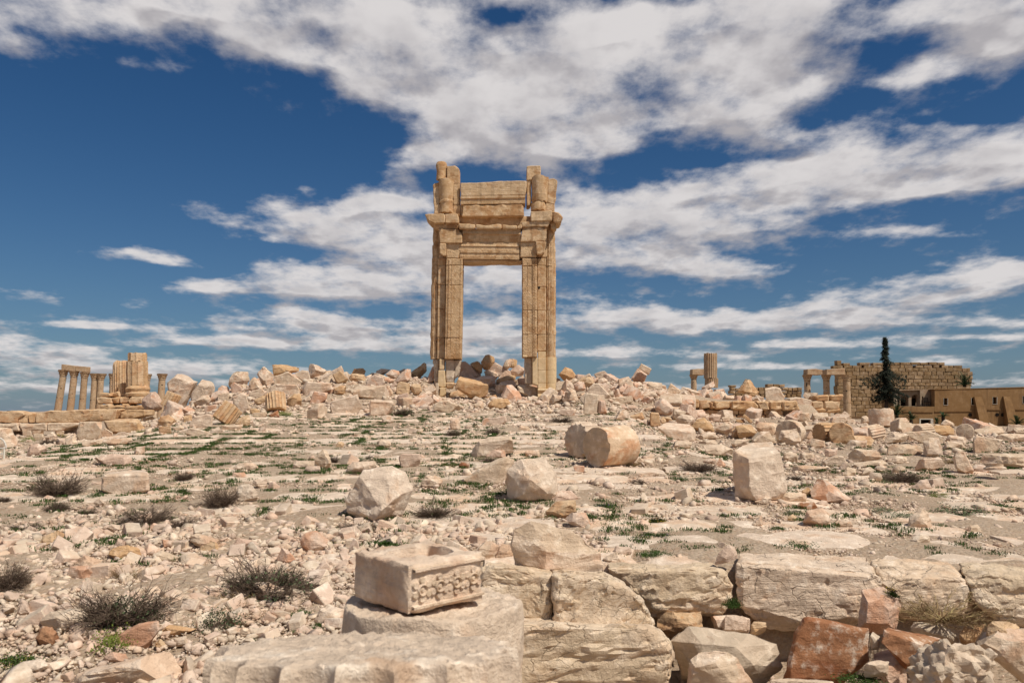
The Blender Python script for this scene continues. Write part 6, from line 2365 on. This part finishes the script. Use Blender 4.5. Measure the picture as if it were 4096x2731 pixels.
def leaf_mesh(seed, n=900, flat=.5, size=.045, tuft=False):
    rnd = random.Random(seed)
    V, Fa = [], []
    cl = [(Vector((rnd.uniform(-.38, .38), rnd.uniform(-.38, .38), rnd.uniform(.02, flat))), rnd.uniform(.06, .15)) for _ in range(34)]
    for _ in range(n):
        c, r = rnd.choice(cl)
        k = max(0, 1 - (c.x * c.x + c.y * c.y) * 4.5)
        p = c * 1 + Vector((rnd.gauss(0, r), rnd.gauss(0, r), rnd.gauss(0, r * .7)))
        p.z = abs(p.z) * (.35 + .65 * k)
        a = Vector((rnd.gauss(0, .6), rnd.gauss(0, .6), rnd.uniform(.1, 1))).normalized() * size * rnd.uniform(.6, 1.5)
        b = a.orthogonal().normalized() * size * .28
        i = len(V)
        V += [p - b, p + a * .55 - b * 1.1, p + a, p + a * .55 + b * 1.1, p + b]
        Fa.append((i, i + 1, i + 2, i + 3, i + 4))
    me = bpy.data.meshes.new('leaves')
    me.from_pydata([tuple(v) for v in V], [], Fa)
    return me


TW = [twig_mesh(s) for s in (1, 2, 3)] + [twig_mesh(9, 60, 3, 1., 1.15)]
ST = [twig_mesh(21, 90, 5, 1.2, .7)]
LV_ = [leaf_mesh(s) for s in (4, 5)] + [leaf_mesh(8, 1500, .16, .045), leaf_mesh(12, 1500, .2, .04)]


def flower_mesh(seed, n=26, h=.5):
    rnd = random.Random(seed)
    V, Fa = [], []
    for _ in range(n):
        p = Vector((rnd.uniform(-.4, .4), rnd.uniform(-.4, .4), rnd.uniform(.6, 1) * h))
        i = len(V)
        for k in range(6):
            V.append(p + Vector((math.cos(k * 1.047) * .022, math.sin(k * 1.047) * .022 * .7, .012 * (k % 2) + math.sin(k * 1.047) * .012)))
        Fa.append(tuple(range(i, i + 6)))
    me = bpy.data.meshes.new('flowers')
    me.from_pydata([tuple(v) for v in V], [], Fa)
    return me


FL = [flower_mesh(1, 24, .42), flower_mesh(2, 40, .22)]
# crop x y(foot) width(crop px) height share; kind: d dry, m dry with green, g grey green, y bright, w low green weeds, s straw; flowers: f yellow, p purple | label
PLANTS = '''
L 410,695 290 .8 d|large brown twiggy bush on the far left pavement
L 1590,778 230 .9 d|dark twiggy bush leaning on the squared rough boulder
L 1060,900 330 .55 d|spreading dark bush behind the egg shaped stone
L 410,805 190 .5 d|low dark bush on the left pavement below the brown bush
L 1035,668 105 .6 d|small dry bush at the corner of the large squared block
L 1330,578 150 .55 d|small dry bush beyond the large squared white block
L 1320,678 95 .7 w|bright green weed right of the large squared block
L 630,830 110 .6 d|sparse little twig bush right of the low dark bush
L 1320,918 180 .5 d|flat dry bush right of the spreading dark bush
L 1405,785 105 .5 d|tiny dry bush left of the little pink pyramid
L 30,735 90 .6 d|dry bush touching the left edge
L 720,700 190 .25 w|dark grass clump at the foot of the large squared block
L 200,940 200 .35 d|thin dry bush above the flat tan rock
K 850,1150 560 .62 m|largest dark twiggy bush in the left foreground
K 60,900 340 .7 d|dark twiggy bush cut by the left foreground edge
K 405,575 80 1.6 d|single bare twig before the flat tan rock
K 815,1330 240 .85 y|yellow green bush against the long notched rock
K 1570,1180 300 .6 g|grey green bush below the pale boulder in the foreground
K 1680,1010 260 .5 s|straw coloured dry tuft beside the sprawling foreground bush
K 60,1440 300 .4 w f|dark green weeds with yellow flowers in the lower left corner
K 900,830 190 .6 s|pale dry tuft behind the largest dark bush
H 480,680 620 .45 m|dark sprawling bush behind the pale foreground boulder
H 1345,325 270 .3 w|broad green weed patch behind the carved basin
H 1010,310 150 .3 w f|green weeds with a yellow flower left of the broad patch
H 740,830 170 .35 w|leafy green weeds behind the broad white rock
H 870,915 130 .4 w|leafy green weed right of the broad white rock
H 740,950 110 .4 w|small leafy weed left of the standing drums
H 390,1025 100 .4 w|small leafy weed by the round white stone
M 840,740 260 .42 d|round dry bush right of the big tilted boulder
M 360,820 190 .4 d|thin dry bush under the big tilted boulder
M 210,395 66 1. d|small upright dark bush right of the upright pointed stone
M 1210,215 90 .65 d|dark dry bush on the upper pavement
M 1190,392 85 .6 d|brown dry bush below the wide sloping slab
M 375,382 75 .6 g|round green bush left of the neat cube block
M 435,375 65 .6 d|dry bush beside the round green bush
M 930,425 115 .42 y|round green bush left of the reddish stone
M 1640,142 115 .5 d|dark bush in front of the upright grey and red block
M 645,98 115 .6 m|dark green bush right of the squared orange block
M 960,225 100 .55 m|green bush under the small milestone
M 1520,755 120 .5 s|grey dry tuft left of the tan boulder
M 1055,140 60 .5 w|green weed right of the small milestone
M 540,910 210 .3 w|green weeds behind the carved basin
M 300,800 260 .1 w|low green weeds under the big tilted boulder
E 1010,1210 120 .6 s|yellowish dry tuft at the right end of the huge drum
E 520,645 75 .7 y f|yellow green shrub in the rubble right of the gateway
G 435,350 190 .45 d|dark wide bush between ramp and great upright block
G 1630,410 250 .36 d|wide black bush in the right field
G 80,420 85 .45 d|little dry bush on the pavement left of the great block
G 325,402 80 .55 g|round grey green bush beyond the pavement
G 450,405 120 .38 g|wide grey green bush beyond the pavement
G 1000,398 80 .5 d|dry bush right of the great upright block
G 990,600 100 .5 g|grey green bush left of the red and white rock
G 590,255 70 .6 y|bright green tuft by the thick layered block
G 1500,600 150 .5 g|tall grey green weeds left of the white pyramid boulder
G 1650,630 150 .45 g|grey green weeds beside the white pyramid boulder
G 1970,600 260 .25 g|long patch of grey green weeds at the far right
G 2210,560 150 .3 w|dark green weeds at the far right edge
G 1850,500 90 .5 y|bright tuft in the right field below the black bush
G 1915,300 80 .6 s|dry tuft left of the upright leaning slab
N 770,440 160 .5 w f|tall green weed with yellow flowers on the open pavement
N 770,540 220 .32 w p|green weed patch with purple flowers before a round stone
N 775,665 210 .3 w|dark green weeds beside the pink stone
N 1800,600 240 .3 w|dark green weeds on the bare pavement right of centre
N 1535,555 160 .3 w|green weeds left of the dark weeds on bare pavement
N 1640,480 100 .4 w|green weeds by the little pointed stone
N 380,320 130 .4 w p|flowering weed behind the rusty white boulder
N 290,400 120 .4 w|leafy weed right of the tan boulder
A 240,1105 105 .6 y f|yellow flowered shrub low before the left wall
A 420,1130 150 .45 d|dry bush beside the pink cube
A 535,1068 110 .4 y f|yellow flowered shrub by the sloping slab
A 1200,1035 75 .6 y f|yellow flowered shrub before the broad flat topped block
A 385,1010 55 .8 w|dark green shrub at the foot of the left wall
A 1490,862 70 .6 d|dark bush below the narrow fluted drum
B 370,818 140 .5 y f|yellow flowered bush right of the red faced stone
B 2222,720 100 .5 y f|yellow flowered shrub right of the long triangular slab
B 1880,790 80 .5 w|green shrub left of the long triangular slab
J 1290,560 130 .9 w f|yellow flowers growing between the two white step blocks
J 1700,740 700 .3 s|straw coloured dry grass in the trench below the step blocks
J 60,640 110 1.2 w|dark green weeds in the gap between the step blocks
J 1100,1240 330 .25 w|green weeds under the grey cube in the trench
'''
for ln in PLANTS.strip().split('\n'):
    head, label = ln.split('|')
    hs = head.split()
    c, (x, y) = hs[0], [float(t) for t in hs[1].split(',')]
    w, hh, kind = float(hs[2]), float(hs[3]), hs[4]
    u, v = px(c, x, y)
    P = hit(u, v)
    if P is None:
        P = at(u, v, 44)
    if c == 'J':
        P = at(u, v, 9.0 if y < 900 else 7.9)
        if y < 900:
            P.z = max(P.z, -.75)
    wid = w * CROPS[c][2] * P.y / F
    name = {'d': 'dry_bush', 'm': 'dry_bush', 'g': 'green_bush', 'y': 'green_bush', 'w': 'green_weed', 's': 'dry_tuft'}[kind]
    o = empty(name, P)
    tag(o, label, {'dry_bush': 'bush', 'green_bush': 'bush', 'green_weed': 'weed', 'dry_tuft': 'dry plant'}[name])
    kx = wid * 1.12
    kz = wid * hh * 1.5

    def piece(nm, me, mat, sx=1., sz=1., dx=0.):
        q = bpy.data.objects.new(nm, me)
        if not me.materials:
            me.materials.append(MAT['grass'])
        link(q, o)
        q.material_slots[0].link = 'OBJECT'
        q.material_slots[0].material = MAT[mat]
        q.scale = (kx * sx, kx * sx, max(kz * sz, .03))
        q.rotation_euler = (0, 0, random.uniform(0, 6.28))
        q.location = (dx, 0, 0)
        if nm == 'flowers':
            q['kind'] = 'stuff'
    if kind in 'dm':
        piece('twigs', random.choice(TW[:3]) if w / max(hh, .1) > 60 else TW[3], 'twig')
        if kind == 'm':
            piece('leaves', LV_[0], 'sage', .7, .7, wid * .12)
    elif kind == 's':
        piece('twigs', ST[0], 'straw')
    elif kind == 'g':
        piece('leaves', random.choice(LV_[:2]), 'sage')
        piece('twigs', TW[3], 'twig', .8, .6)
    elif kind == 'y':
        piece('leaves', random.choice(LV_[:2]), 'bright')
    else:
        piece('leaves', random.choice(LV_[2:]), 'grass', 1., 1.3)
    if len(hs) > 5:
        fl_ = piece('flowers', FL[0 if kind == 'y' or hh > .6 else 1], 'flower' if hs[5] == 'f' else 'purple', .95, 1.)
bpy.context.view_layer.update()

# a loose stone is told from the next by the block it lies beside
ORD = [''] + [w + ' ' for w in 'second third fourth fifth sixth seventh eighth ninth tenth eleventh twelfth thirteenth fourteenth fifteenth sixteenth seventeenth eighteenth nineteenth twentieth'.split()]
HEROES.append((1480, 2330, 300, 'carved basin'))
HEROES += [(300, 2000, 250, 'brown twiggy bush'), (700, 2060, 250, 'rough squared boulder'), (420, 2400, 300, 'largest dark bush'), (930, 2350, 300, 'sprawling dark bush'), (60, 2330, 120, 'edge bush'), (560, 2200, 100, 'smooth tan boulder'), (820, 2100, 100, 'dense left rubble')]
cell = {}
for ob in COL.objects:
    if ob.name.split('.')[0] not in ('rubble_stone', 'rubble_block') or ob.get('label') is None:
        continue
    u, v = project(*ob.location)
    best = min((h for h in HEROES if len(h[3].split()) <= 9), key=lambda h: math.hypot(max(0, abs(u - h[0]) - h[2] * .5), 2.2 * (v - h[1])))
    du, dv = u - best[0], v - best[1]
    if abs(du) < best[2] * .5:
        rel = 'in front of' if dv > 0 else 'behind'
    else:
        rel = 'left of' if du < 0 else 'right of'
    cell.setdefault((best[3], rel, ob['category']), []).append((abs(du) + 2 * abs(dv), ob))
for (lab, rel, cat), obs in cell.items():
    obs.sort(key=lambda t: t[0])
    for i, (_, ob) in enumerate(obs):
        word = 'loose stone' if cat == 'stone' else 'filling block'
        ob['label'] = f"{ORD[min(i, 19)]}{word} {rel} the {lab}"
